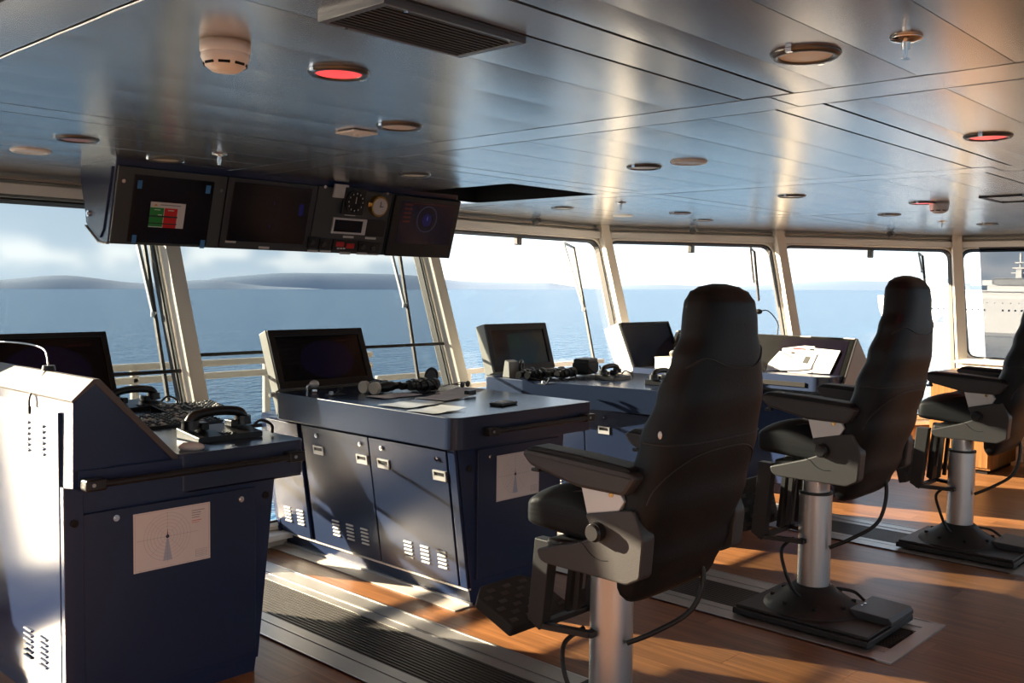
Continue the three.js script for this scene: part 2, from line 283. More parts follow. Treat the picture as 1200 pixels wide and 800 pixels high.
// ---------------------------------------------------------------- ceiling
const CEIL = 2.2, OFF = 4, TOPV = [[-3.55, 3.6], [-3.55, 1.2], [-3.55, -1.2], [-3.55, -3.6], [-3.55, -5.8], [-1.2, -5.8], [1.02, -5.8], [2.9, -5.8], [5.06, -5.8], [7.42, -5.8], [9.02, -4.775], [10.84, -3.61], [10.84, -1.3], [10.84, 1.0], [10.84, 3.6]];
const ceiling = struct('ceiling');
{
  obj('ceiling_slab', bb(-3.8, 11.0, 2.36, 2.5, -5.85, 4.2), M.blackVoid, ceiling);
  const outline = [[[0, -5.78], [0, 1]], [[10.8, 0], [-1, 0]], [[7.42, -5.78], [-0.537, 0.843]]];
  const clip = (poly) => { for (const [[px, pz], [nx, nz]] of outline) { const out = []; for (let i = 0; i < poly.length; i++) { const a = poly[i], b = poly[(i + 1) % poly.length], da = (a[0] - px) * nx + (a[1] - pz) * nz, db = (b[0] - px) * nx + (b[1] - pz) * nz; if (da >= 0) out.push(a); if (da * db < 0) { const t = da / (da - db); out.push([a[0] + (b[0] - a[0]) * t, a[1] + (b[1] - a[1]) * t]); } } poly = out; if (poly.length < 3) return null; } return poly; };
  const rnd = rng(5);
  const panel = (name, x0, x1, z0, z1, m, sag = 0.0013, tilt = 0.004, gap = 0.0012) => { // a thin sheet, bowed a little between its long edges
    const cx = (x0 + x1) / 2, cz = (z0 + z1) / 2, hw = Math.abs(z0 - z1) / 2, n = sag ? 6 : 1, slices = [], lean = (rnd() - 0.5) * 2 * tilt;
    const za = z0 - gap, zb = z1 + gap;
    for (let k = 0; k < n; k++) {
      const a = za + (zb - za) * k / n, b = za + (zb - za) * (k + 1) / n, poly = clip([[x0 + gap, a], [x1 - gap, a], [x1 - gap, b], [x0 + gap, b]]);
      if (poly) slices.push(clean(alongY(poly, 0, 0.012)));
    }
    if (!slices.length) return;
    const g = merge(slices), p = g.attributes.position, nn = g.attributes.normal;
    for (let i = 0; i < p.count; i++) {
      const f = (p.getZ(i) - cz) / hw, dy = -sag * (1 - f * f) + lean * (p.getZ(i) - cz), d = 2 * sag * f / hw + lean;
      p.setY(i, p.getY(i) + dy + CEIL);
      if (nn.getY(i) < -0.9) { const l = Math.hypot(1, d); nn.setXYZ(i, 0, -1 / l, d / l); }
    }
    return obj(name, uvXZ(g), m, ceiling);
  };
  const bandsX = [[-1.6, -1.38], [0.78, 0.98], [2.75, 2.97], [4.93, 5.15], [7.1, 7.32], [9.2, 9.42]];
  const bandsZ = [[2.9, 2.72], [0.78, 0.6], [-1.40, -1.58], [-3.52, -3.70]];
  const strips = [[2.72, 2.42, 2.12, 1.82, 1.52, 1.22, 0.98, 0.78], [0.6, 0.34, 0.06, -0.22, -0.5, -0.78, -1.03, -1.27, -1.40], [-1.58, -1.84, -2.12, -2.41, -2.70, -3.0, -3.28, -3.52], [-3.70, -4.0, -4.3, -4.6, -4.9, -5.2, -5.5, -5.79]];
  const bays = [[-3.6, -1.6], [-1.38, 0.78], [0.98, 2.75], [2.97, 4.93], [5.15, 7.1], [7.32, 9.2], [9.42, 10.82]];
  for (const [x0, x1] of bays) for (const zs of strips) for (let k = 0; k + 1 < zs.length; k++) {
    if (x0 === 2.97 && zs[0] === -3.70 && zs[k] > -4.95) {            // an open, dark bay beside the overhead console
      panel('ceiling_panel', 2.97, 4.115, zs[k], zs[k + 1], M.panel); if (k === 0) panel('ceiling_panel', 4.115, 4.93, -3.70, -3.86, M.panel);
      continue;
    }
    panel('ceiling_panel', x0, x1, zs[k], zs[k + 1], M.panel);
  }
  for (const [a, b] of bandsX) { const cuts = [4.0, 0.69, -1.49, -3.61, -5.79]; for (let k = 0; k < 4; k++) panel('ceiling_trim', a + 0.012, b - 0.005, cuts[k] - 0.002, cuts[k + 1] + 0.002, M.panelTrim, 0.0, 0.001); }
  for (const [x0, x1] of bays) for (const [a, b] of bandsZ) panel('ceiling_trim', x0 + 0.002, x1 - 0.002, a - 0.012, b + 0.010, M.panelTrim, 0.0, 0.001);
  obj('lit_gap_strip', bb(0.9835, 0.985, 2.197, 2.2, -3.5, 3.5), M.litGap, ceiling);  // pale strip paints the bright line of a lit ceiling gap
  obj('opening_lining', [bb(4.11, 4.12, 2.2, 2.36, -4.95, -3.86), bb(4.92, 4.93, 2.2, 2.36, -4.95, -3.86), bb(4.11, 4.93, 2.2, 2.36, -3.87, -3.86), bb(4.11, 4.93, 2.2, 2.36, -4.96, -4.95)], M.blackVoid, ceiling);
}

// ---------------------------------------------------------------- window walls, all raked outward at the top
const RAKE = 0.364, NV = TOPV.length;
const inward = []; for (let i = 0; i + 1 < NV; i++) { const dx = TOPV[i + 1][0] - TOPV[i][0], dz = TOPV[i + 1][1] - TOPV[i][1], l = Math.hypot(dx, dz); inward.push([-dz / l, dx / l]); }
function wallPoint(i, y, off = 0, bay = null) { // vertex i of the wall line at height y, off = distance inward; mitred at corners
  const a = inward[Math.max(0, i - 1)], b = inward[Math.min(NV - 2, i)], k = 1 + a[0] * b[0] + a[1] * b[1], d = (CEIL - y) * RAKE + off;
  return new V3(TOPV[i][0] + (a[0] + b[0]) / k * d, y, TOPV[i][1] + (a[1] + b[1]) / k * d);
}
const slabOf = (i, y0, y1, off, th) => hexa([wallPoint(i, y0, off), wallPoint(i + 1, y0, off), wallPoint(i + 1, y0, off + th), wallPoint(i, y0, off + th)], [wallPoint(i, y1, off), wallPoint(i + 1, y1, off), wallPoint(i + 1, y1, off + th), wallPoint(i, y1, off + th)]);
const SILL = (i) => (i >= 7 + OFF || i < OFF ? 0.86 : i >= 5 + OFF ? 0.30 : 0.06), HEAD = 2.06;
const wallFront = struct('wall_front'), wallDiagonal = struct('wall_diagonal'), wallStarboard = struct('wall_starboard'), wallPort = struct('wall_port');
const wallOf = (i) => (i < OFF ? wallPort : i < 5 + OFF ? wallFront : i < 7 + OFF ? wallDiagonal : wallStarboard);
for (let i = 0; i + 1 < NV; i++) {
  const par = wallOf(i), trim = struct('trim_' + (i + 1));
  obj('wall_panel', slabOf(i, 0, SILL(i), -0.08, 0.10), i >= 5 + OFF ? M.wood : M.cream, par);
  obj('sill', slabOf(i, SILL(i), SILL(i) + 0.03, -0.08, 0.20), M.white, par);
  obj('header', slabOf(i, HEAD, CEIL + 0.05, -0.08, 0.09), M.cream, trim);
  obj('blind_cassette', slabOf(i, HEAD + 0.015, HEAD + 0.075, 0.01, 0.07), M.white, trim);
  obj('header_rail', slabOf(i, HEAD + 0.10, HEAD + 0.115, 0.01, 0.05), M.creamDark, trim);
}
for (let i = 0; i < NV; i++) {
  const a = inward[Math.max(0, i - 1)], b = inward[Math.min(NV - 2, i)], t = [b[1] + a[1], -(b[0] + a[0])], l = Math.hypot(...t), tx = t[0] / l, tz = t[1] / l;
  const post = struct('trim_' + (NV + i)), corner = (y, s, off) => wallPoint(i, y, off).add(new V3(tx * s, 0, tz * s)), w = 0.052;
  const quad = (y, w, o0, o1) => [corner(y, -w, o0), corner(y, w, o0), corner(y, w * 0.9, o1), corner(y, -w * 0.9, o1)];
  obj('mullion', hexa(quad(0, w, -0.04, 0.13), quad(CEIL + 0.02, w, -0.04, 0.13)), M.cream, post);
  obj('mullion_cover', hexa(quad(0.02, 0.062, -0.05, 0.015), quad(CEIL, 0.066, -0.05, 0.015)), M.cream, post);
}
// one window: frame with rounded corners, seal and pane in the raked plane of its bay
function bayFrame(i) { // i counts along the wall line
  const y0 = SILL(i) + 0.03, y1 = HEAD, BL = wallPoint(i, y0), BR = wallPoint(i + 1, y0), TL = wallPoint(i, y1), TR = wallPoint(i + 1, y1);
  const u = BR.clone().sub(BL).normalize(), n0 = new V3(inward[i][0], 0, inward[i][1]), v = new V3(-n0.x * RAKE, 1, -n0.z * RAKE).normalize(), n = u.clone().cross(v); if (n.dot(n0) < 0) n.negate();
  const m = basis(BL, u, v, u.clone().cross(v)), loc = (p) => { const d = p.clone().sub(BL); return [d.dot(u), d.dot(v)]; };
  return { m, u, v, n, BL, quad: [loc(BL), loc(BR), loc(TR), loc(TL)], sgn: u.clone().cross(v).dot(n) > 0 ? 1 : -1 };
}
const inset = (q, s, t, b) => [[q[0][0] + s, q[0][1] + b], [q[1][0] - s, q[1][1] + b], [q[2][0] - s, q[2][1] - t], [q[3][0] + s, q[3][1] - t]];
for (let i = 0; i + 1 < NV; i++) {
  const f = bayFrame(i), w = struct('window_' + (i + 1)), hole = inset(f.quad, 0.075, 0.02, 0.05), z = -0.02;
  const s = shapeOf(f.quad); s.holes.push(roundedPoly(hole, 0.11, THREE.Path));
  const fr = extrude(s, 0.05, 0, 6).translate(0, 0, -0.025).applyMatrix4(f.m);
  obj('window_frame', fr, M.cream, w);
  const ring = roundedPoly(inset(f.quad, 0.068, 0.013, 0.043), 0.115); ring.holes.push(roundedPoly(inset(f.quad, 0.080, 0.025, 0.055), 0.105, THREE.Path));
  obj('window_seal', extrude(ring, 0.056, 0, 6).translate(0, 0, -0.028).applyMatrix4(f.m), M.seal, w);
  obj('window_pane', new THREE.ShapeGeometry(roundedPoly(inset(f.quad, 0.07, 0.015, 0.045), 0.11)).applyMatrix4(f.m), M.glass, w);
  const lip = roundedPoly(inset(f.quad, 0.048, 0.0, 0.02), 0.13); lip.holes.push(roundedPoly(inset(f.quad, 0.066, 0.011, 0.041), 0.116, THREE.Path));
  obj('window_lip', extrude(lip, 0.075, 0.002, 6).translate(0, 0, -0.0375).applyMatrix4(f.m), M.white, w);
}
// tinted roller sunscreens
function sunscreen(i, s0, label, m, barPx, low = 0) {
  const f = bayFrame(i), q = inset(f.quad, 0.06, -0.01, 0.03), d = 0.05 * f.sgn;
  if (low) { const k = (low - SILL(i) - 0.03) / f.v.y; q[0][1] = q[1][1] = k; }
  q[0][0] += s0; q[3][0] += s0;
  const t = thing('roller_sunscreen', label, 'blind');
  obj('tinted_film', new THREE.ShapeGeometry(shapeOf(q)).translate(0, 0, d).applyMatrix4(f.m), m, t);
  obj('roller', new THREE.CylinderGeometry(0.022, 0.022, q[2][0] - q[3][0], 16).rotateZ(Math.PI / 2).translate((q[2][0] + q[3][0]) / 2, q[2][1] - 0.004, d).applyMatrix4(f.m), M.plasticGrey, t);
  if (low) obj('bottom_bar', rbox(q[1][0] - q[0][0], 0.024, 0.014, (q[0][0] + q[1][0]) / 2, q[0][1], d, 0.005).applyMatrix4(f.m), M.plastic, t);
  if (barPx) {
    const p = onPlane(...barPx, f.BL.clone().addScaledVector(f.n, 0.05), f.n).sub(f.BL), v = p.dot(f.v);
    obj('batten', rbox(q[1][0] - q[0][0], 0.022, 0.012, (q[0][0] + q[1][0]) / 2, v, d * 1.2, 0.004).applyMatrix4(f.m), M.plastic, t);
  }
}
sunscreen(2 + OFF, 0, 'tinted roller sunscreen with a low dark batten, on the window left of the tan mullion', M.film, [160, 438], 0.74);
sunscreen(3 + OFF, 0, 'tinted roller sunscreen with a high dark batten, behind the hanging instrument console', M.film, [295, 413.5], 0.70);
sunscreen(7 + OFF, 0.20, 'dark tinted roller sunscreen in front of the passing ferry', M.filmDark, null);

// windscreen wipers outside the glass
function wiper(i, blade, arm, label) {
  const f = bayFrame(i), P0 = f.BL.clone().addScaledVector(f.n, -0.07), at = (p) => onPlane(...p, P0, f.n);
  const t = thing('window_wiper', label, 'wiper'), [a, b] = blade.map(at), [c, d] = arm.map(at);
  obj('blade', bar(a, b, 0.018, 0.03), M.seal, t);
  obj('arm', [bar(c, d, 0.02), cyl(0.018, 0.018, 0.03, d.x, d.y, d.z, 10)], M.alu, t);
  obj('bracket', bar(c, c.clone().lerp(a, 1), 0.02, 0.02), M.alu, t);
}
wiper(2 + OFF, [[168, 280], [197, 470]], [[160, 280], [180, 368]], 'dark wiper hanging outside the window left of the tan mullion');
wiper(3 + OFF, [[467, 290], [490, 445]], [[457, 290], [474, 358]], 'dark wiper outside the window between the two nearest mullions');
wiper(4 + OFF, [[672, 290], [697, 428]], [[660, 284], [684, 362]], 'pale wiper outside the clear window behind the far monitor');
wiper(5 + OFF, [[884, 295], [889, 352]], [[879, 290], [883, 330]], 'wiper outside the clear window behind the helm chair headrest');
wiper(6 + OFF, [[1081, 300], [1085, 345]], [[1076, 296], [1080, 318]], 'wiper outside the clear window beside the ferry');

// small cream window sensor boxes hanging at the window heads
[[607, 281, 4 + OFF], [810, 291, 5 + OFF], [1020, 297, 6 + OFF]].forEach(([px, py, i], k) => {
  const f = bayFrame(i), p = onPlane(px, py, f.BL.clone().addScaledVector(f.n, -0.05), f.n);
  const t = thing('washer_nozzle', ['grey washer box at the head of the clear window right of the hanging console', 'grey washer box at the head of the window behind the near chair', 'grey washer box at the head of the window behind the second chair'][k], 'nozzle', [p.x, p.y, p.z]);
  obj('body', rbox(0.06, 0.09, 0.05, 0, 0, 0, 0.01), M.plasticGrey, t); obj('stem', cyl(0.012, 0.012, 0.08, 0, 0.07, 0, 10), M.aluDark, t);
});

// the unseen rest of the room
const wallAft = struct('wall_aft');
obj('wall_panel', [bb(-3.7, 11.1, 0, 0.55, 3.9, 4.1), bb(-3.7, 11.1, 2.0, 2.36, 3.9, 4.1)], M.insideWall, wallAft);
for (let k = 0; k < 8; k++) { const x = -3.4 + k * 1.98; obj('mullion', bb(x, x + 0.12, 0.55, 2.0, 3.9, 4.1), M.insideWall, wallAft); if (k < 7) obj('window_pane', new THREE.PlaneGeometry(1.88, 1.46).translate(x + 1.05, 1.275, 4.0), M.glass, wallAft); }

// guard rail of the walkway outside
function railing(x0, x1, z, ys, posts, label) {
  const t = thing('walkway_railing', label, 'railing');
  for (const y of ys) obj('rail', rbox(x1 - x0, 0.05, 0.05, (x0 + x1) / 2, y, z, 0.012), M.deckPaint, t);
  for (const x of posts) obj('post', rbox(0.05, ys[0] + 0.5, 0.05, x, (ys[0] - 0.5) / 2, z, 0.01), M.deckPaint, t);
}
railing(-2.5, 5.3, -6.6, [0.995, 0.9], [-1, 0.9, 3.16, 4.24], 'cream painted double guard rail outside the tinted windows');
railing(5.35, 8.6, -6.6, [0.78, 0.64], [6.48, 8.2], 'sunlit white guard rail outside the clear windows');
obj('walkway_deck', bb(-3.6, 8.6, -0.7, -0.5, -7.0, -5.9), M.deckPaint).userData.kind = 'structure';

// ---------------------------------------------------------------- floor tracks of the chairs
function floorTrack(cx, z0, z1, label) {
  const t = thing('chair_track', label, 'floor track', [cx, 0, 0]);
  const L = (a, b, y0, y1, name, m) => obj(name, bb(a, b, y0, y1, z0 - 0.06, z1), m, t);
  obj('track_bed', bb(-0.33, 0.33, -0.03, -0.005, z0, z1), M.blackVoid, t);
  for (const s of [-1, 1]) {
    L(s * 0.225, s * 0.33, -0.01, 0.006, 'outer_strip', M.trackAlu);
    obj('edge_lip', bb(s * 0.33, s * 0.322, -0.01, 0.0085, z0, z1), M.alu, t);
    L(s * 0.155, s * 0.213, -0.01, 0.004, 'inner_strip', M.trackAlu);
    obj('slot_edge', bb(s * 0.213, s * 0.216, -0.01, 0.006, z0 - 0.06, z1), M.alu, t);
  }
  obj('end_strip', bb(-0.335, 0.335, -0.01, 0.0075, z0, z0 + 0.07 * Math.sign(z1 - z0)), M.trackAlu, t);
  for (let k = 0; k < 15; k++) { const x = -0.15 + k * 0.3 / 14; obj('mat_rib', bb(x - 0.006, x + 0.006, -0.01, 0.002, z0 - 0.09, z1), M.ribs, t); }
  obj('mat', bb(-0.155, 0.155, -0.01, -0.004, z0 - 0.07, z1), M.rubber, t);
}
floorTrack(2.71, -1.55, -4.95, 'metal floor track with ribbed mat beside the first navy console');
floorTrack(4.415, -1.55, -4.95, 'metal floor track carrying the middle helm chair');
floorTrack(6.24, -1.52, -4.95, 'metal floor track carrying the helm chair beside the bright wood cabinet');

// ---------------------------------------------------------------- consoles
const lockGeo = (x, y, n) => [cylZ(0.012, 0.012, 0.008, x, y, n + 0.004, 16), cylZ(0.007, 0.007, 0.006, x, y, n + 0.010, 12)];
function louver(parent, mat, u, v, w, h, rows) { // raised slats over dark slots
  for (let k = 0; k < rows; k++) {
    const y = v + h * (k + 0.5) / rows;
    obj('slat', put(new THREE.BoxGeometry(w, h / rows * 0.45, 0.008).rotateX(-0.35).translate(u, y, 0.015), mat), M.louver, parent);
  }
}
function sidePanelMatrix(xb, yb, xt, yt, z0) { // u runs forward (-z), v up the panel, n outward to port
  const v = new V3(xt - xb, yt - yb, 0).normalize(), u = new V3(0, 0, -1), n = u.clone().cross(v);
  if (n.x > 0) { n.negate(); }
  return { m: new THREE.Matrix4().makeBasis(u, v, n).setPosition(new V3(xb, yb, z0)), len: Math.hypot(xt - xb, yt - yb) };
}
function flipWinding(g) { // for mirrored placements
  const q = g.index ? g.toNonIndexed() : g, p = q.attributes.position.array, uvs = q.attributes.uv?.array, nn = q.attributes.normal.array;
  for (let i = 0; i < p.length; i += 9) for (let k = 0; k < 3; k++) { [p[i + 3 + k], p[i + 6 + k]] = [p[i + 6 + k], p[i + 3 + k]]; [nn[i + 3 + k], nn[i + 6 + k]] = [nn[i + 6 + k], nn[i + 3 + k]]; }
  return q;
}
const put = (g, m) => { const q = g.applyMatrix4(m); return m.determinant() < 0 ? flipWinding(q) : q; };
function handrail(parent, x0, x1, y, z) {
  obj('handrail', [new THREE.CylinderGeometry(0.012, 0.012, x1 - x0, 12).rotateZ(Math.PI / 2).translate((x0 + x1) / 2, y, z + 0.045)], M.plastic, parent);
  for (const x of [x0 - 0.012, x1 + 0.012]) { const b = obj('rail_bracket', [rbox(0.075, 0.042, 0.058, x, y, z + 0.029, 0.008)], M.plastic, parent); obj('screw', cylZ(0.007, 0.007, 0.004, x - 0.012, y + 0.002, z + 0.0595, 10), M.aluDark, b); }
}
function aftPanel(parent, x0, x1, y0, y1, z, locks, m = M.navyDoor) {
  obj('aft_panel', rbox(x1 - x0, y1 - y0, 0.018, (x0 + x1) / 2, (y0 + y1) / 2, z + 0.007, 0.004), m, parent);
  for (const [x, y] of locks) obj('lock', lockGeo(x, y, z + 0.016), M.chrome, parent);
}
function portDoors(parent, S, doors, z0) {
  // doors: [zAft, zFwd, louvers(u positions), pulls, locks]
  for (const [za, zf, louvers, pulls, locks, y1 = 0.995] of doors) {
    const a = z0 - za, b = z0 - zf, w = b - a, H = S.len;
    const d = obj('door', put(rbox(w - 0.008, H * y1 - 0.012, 0.016, (a + b) / 2, H * y1 / 2, 0.005, 0.003), S.m), M.navyDoor, parent);
    for (const u of louvers) louver(d, S.m, u, 0.075, 0.062, 0.105, 5);
    for (const u of pulls) {
      const rim = shapeOf([[u - 0.046, H - 0.165], [u + 0.046, H - 0.165], [u + 0.046, H - 0.115], [u - 0.046, H - 0.115]]);
      rim.holes.push(new THREE.Path([[u - 0.038, H - 0.157], [u + 0.038, H - 0.157], [u + 0.038, H - 0.123], [u - 0.038, H - 0.123]].map((p) => new THREE.Vector2(...p))));
      obj('pull_rim', put(extrude(rim, 0.01).translate(0, 0, 0.011), S.m), M.silverPaint, d);
      obj('pull_shade', put(box(0.076, 0.034, 0.004, u, H - 0.14, 0.0135), S.m), M.plastic, d);  // flat black plate paints the shade inside the pull opening
      obj('pull_lip', put(box(0.076, 0.014, 0.006, u, H - 0.15, 0.017), S.m), M.silverPaint, d);
    }
    for (const u of locks) obj('lock', put(merge([cylZ(0.013, 0.013, 0.008, u, H - 0.055, 0.017, 14), cylZ(0.007, 0.007, 0.006, u, H - 0.055, 0.023, 10)]), S.m), M.chrome, d);
  }
}
function counterGeo(x0, x1, z0, z1, y0, y1, r) { return alongY([[x0, z0], [x1, z0], [x1, z1], [x0, z1]], y0, y1, 0.004, r); }

// console B: the middle one
const cB = thing('bridge_console', 'navy console with cluttered desk top, louvred doors and a tilted monitor at its end', 'console');
{
  const t = cB, z0 = -3.36, z1 = -5.02, S = sidePanelMatrix(3.325, 0.09, 3.222, 0.80, z0);
  obj('body', alongZ([[3.335, 0.085], [3.98, 0.085], [4.04, 0.80], [3.232, 0.80]], z0, z1, 0.003), M.navy, t);
  obj('plinth', alongZ([[3.345, 0], [3.97, 0], [3.98, 0.086], [3.33, 0.086]], z0 - 0.01, -4.97), M.navy, t);
  obj('end_wedge', alongX([[-4.99, 0.085], [-5.0, 0.085], [-5.19, 0.60], [-5.19, 0.80], [-4.99, 0.80]], 3.30, 4.0), M.navy, t);
  obj('door_sill', bb(3.312, 3.335, 0.083, 0.092, z0, z1), M.silverPaint, t);
  obj('base_strip', bb(3.325, 3.347, 0.002, 0.016, z0, z1), M.silverPaint, t);
  obj('corner_post', put(rbox(0.05, S.len, 0.014, 0.028, S.len / 2, 0.004, 0.003), S.m), M.navy, t);
  obj('desk_top', counterGeo(3.185, 4.245, z0 + 0.03, -4.85, 0.803, 0.962, [0.07, 0.03, 0.02, 0.02]), M.navyTop, t);
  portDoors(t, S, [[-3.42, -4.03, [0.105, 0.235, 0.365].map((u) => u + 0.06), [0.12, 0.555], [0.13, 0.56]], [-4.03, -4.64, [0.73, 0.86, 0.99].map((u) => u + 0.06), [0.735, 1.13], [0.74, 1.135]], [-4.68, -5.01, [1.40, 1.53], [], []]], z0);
  aftPanel(t, 3.36, 3.98, 0.13, 0.79, z0, [[3.44, 0.745], [3.92, 0.745]]);
  obj('cap_bolt', cylZ(0.016, 0.016, 0.008, 3.31, 0.70, z0 + 0.004, 16), M.blackVoid, t);
  handrail(t, 3.42, 4.16, 0.882, z0 + 0.03);
}
const skirt = (x0, x1, z0, z1, label) => tag(obj('floor_trim', alongX([[z0, 0.001], [z0, 0.006], [z1, 0.006], [z1, 0.001]], x0, x1), M.deckPaint), label, 'trim');
skirt(3.225, 3.322, -3.36, -5.05, 'pale threshold strip on the floor along the middle console');

// console A: nearest, with a raised side on its port edge
const cA = thing('bridge_console', 'large navy console with a sloping raised side and a chart sheet on its end', 'console');
{
  const t = cA, z0 = -3.41, z1 = -5.05;
  obj('body', alongZ([[1.405, 0.06], [2.15, 0.06], [2.23, 0.80], [1.405, 0.80]], z0, z1, 0.003), M.navy, t);
  obj('plinth', alongZ([[1.41, 0], [2.14, 0], [2.15, 0.062], [1.41, 0.062]], z0 - 0.015, z1), M.navy, t);
  obj('end_cap', alongZ([[1.365, 0.05], [1.435, 0.05], [1.435, 0.862], [1.365, 0.88]], z0 + 0.02, z0 - 0.01, 0.003), M.navy, t);
  obj('raised_side', alongZ([[1.405, 0.79], [2.36, 0.79], [2.36, 0.80], [1.81, 0.905], [1.487, 1.238], [1.41, 1.172]], z0, -4.86, 0.002), M.navy, t);
  obj('slope_trim', [alongZ([[1.806, 0.90], [1.826, 0.912], [1.503, 1.252], [1.482, 1.242]], z0 + 0.006, -4.86, 0.002), alongZ([[1.407, 1.172], [1.404, 1.180], [1.482, 1.252], [1.503, 1.252], [1.49, 1.236]], z0 + 0.002, -4.86, 0.001)], M.edgeTrim, t);
  const m = basis(new V3(1.4095, 0.06, -3.47), new V3(0, 0, -1), new V3(0, 1, 0), new V3(-1, 0, 0));
  const door = obj('side_door', put(rbox(1.2, 1.04, 0.012, 0.64, 0.55, 0.006, 0.003), m), M.navy, t);
  for (const u of [0.20, 0.34]) for (let k = 0; k < 6; k++) {
    obj('slat', put(new THREE.BoxGeometry(0.07, 0.006, 0.012).rotateX(-0.5).translate(u, 0.90 + k * 0.021, 0.014), m), M.navyDoor, door);
    obj('slat', put(new THREE.BoxGeometry(0.07, 0.006, 0.012).rotateX(-0.5).translate(u, 0.1 + k * 0.021, 0.014), m), M.navyDoor, door);
  }
  obj('desk_top', counterGeo(1.80, 2.375, z0 + 0.02, -4.90, 0.80, 0.945, [0.02, 0.06, 0.02, 0.02]), M.navyTop, t);
  obj('fascia', bb(1.42, 1.83, 0.795, 0.93, z0 + 0.004, z0 + 0.018), M.navy, t);
  aftPanel(t, 1.43, 2.13, 0.09, 0.775, z0, [[1.55, 0.745], [2.06, 0.735]]);
  obj('cap_bolt', cylZ(0.014, 0.014, 0.008, 2.185, 0.73, z0 + 0.004, 16), M.blackVoid, t);
  obj('cap_bolt', cylZ(0.014, 0.014, 0.008, 1.40, 0.75, z0 + 0.024, 16), M.blackVoid, t);
  handrail(t, 1.47, 2.28, 0.885, z0 + 0.02);
}
// console C, behind the near chair
const cC = thing('bridge_console', 'navy console partly hidden behind the near helm chair, with two handsets on top', 'console');
{
  const t = cC, z0 = -3.36, S = sidePanelMatrix(5.12, 0.09, 5.06, 0.80, z0);
  obj('body', alongZ([[5.13, 0.085], [5.78, 0.085], [5.82, 0.80], [5.07, 0.80]], z0, -5.0, 0.003), M.navy, t);
  obj('plinth', alongZ([[5.14, 0], [5.77, 0], [5.78, 0.086], [5.13, 0.086]], z0 - 0.01, -5.0), M.navy, t);
  obj('desk_top', alongY([[5.03, z0 + 0.03], [5.95, z0 + 0.03], [5.95, -4.87], [4.88, -4.80], [4.86, -4.42]], 0.803, 0.962, 0.004, [0.07, 0.03, 0.02, 0.03, 0.01]), M.navyTop, t);
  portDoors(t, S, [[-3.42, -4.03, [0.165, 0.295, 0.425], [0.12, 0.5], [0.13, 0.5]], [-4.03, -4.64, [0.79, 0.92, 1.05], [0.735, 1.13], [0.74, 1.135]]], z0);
  handrail(t, 5.2, 5.86, 0.882, z0 + 0.03);
}
// console D on the starboard side, with a long tilted control panel
const cD = thing('bridge_console', 'navy side console with a long black tilted control panel holding white papers', 'console');
{
  const t = cD, z0 = -3.12, z1 = -5.0;
  obj('body', alongZ([[6.92, 0.085], [7.5, 0.085], [7.5, 0.80], [6.86, 0.80]], z0 - 0.06, z1, 0.003), M.navy, t);
  obj('plinth', bb(6.93, 7.48, 0, 0.086, z0 - 0.08, z1), M.navy, t);
  obj('desk_top', alongY([[6.80, z0 - 0.10], [6.86, z0], [7.12, z0], [7.12, z1], [6.80, z1]], 0.84, 0.955, 0.004, 0.03), M.navyTop, t);
  obj('drawer', rbox(0.012, 0.10, 0.7, 6.858, 0.73, -3.6, 0.004), M.navyDoor, t);
  obj('drawer_slot', bb(6.79, 6.802, 0.872, 0.905, -3.3, -4.3), M.blackVoid, t);
  obj('panel_housing', alongZ([[7.03, 0.90], [7.245, 1.225], [7.262, 1.232], [7.56, 0.95], [7.56, 0.80], [7.03, 0.80]], z0 + 0.02, -4.75, 0.003), M.housing, t);
  const v = new V3(0.215, 0.325, 0).normalize(), m = basis(new V3(7.03, 0.90, z0 + 0.02), new V3(0, 0, -1), v, v.clone().cross(new V3(0, 0, -1)));
  obj('control_panel', put(rbox(1.60, 0.385, 0.016, 0.81, 0.196, 0.008, 0.003), m), M.panelBlack, t);
  obj('panel_display', put(rbox(0.56, 0.33, 0.004, 0.33, 0.20, 0.016, 0.001), m), M.screen, t);
  obj('panel_frame', [put(box(1.62, 0.012, 0.018, 0.81, 0.388, 0.004), m), put(box(0.012, 0.39, 0.018, 0.004, 0.196, 0.004), m)], M.housingDark, t);
  obj('monitor_pedestal', bb(6.82, 7.15, 0.80, 0.9, -4.78, -4.95), M.navy, t);
  obj('shelf', bb(6.42, 6.80, 0.90, 0.953, -4.62, -4.2), M.navyTop, t); obj('shelf_support', bb(6.58, 6.92, 0, 0.90, -4.60, -4.45), M.navy, t);
  for (const u of [0.06, 0.42, 1.1]) obj('label_plate', put(box(0.09, 0.012, 0.004, u, 0.386, 0.014), m), M.label, t);
}

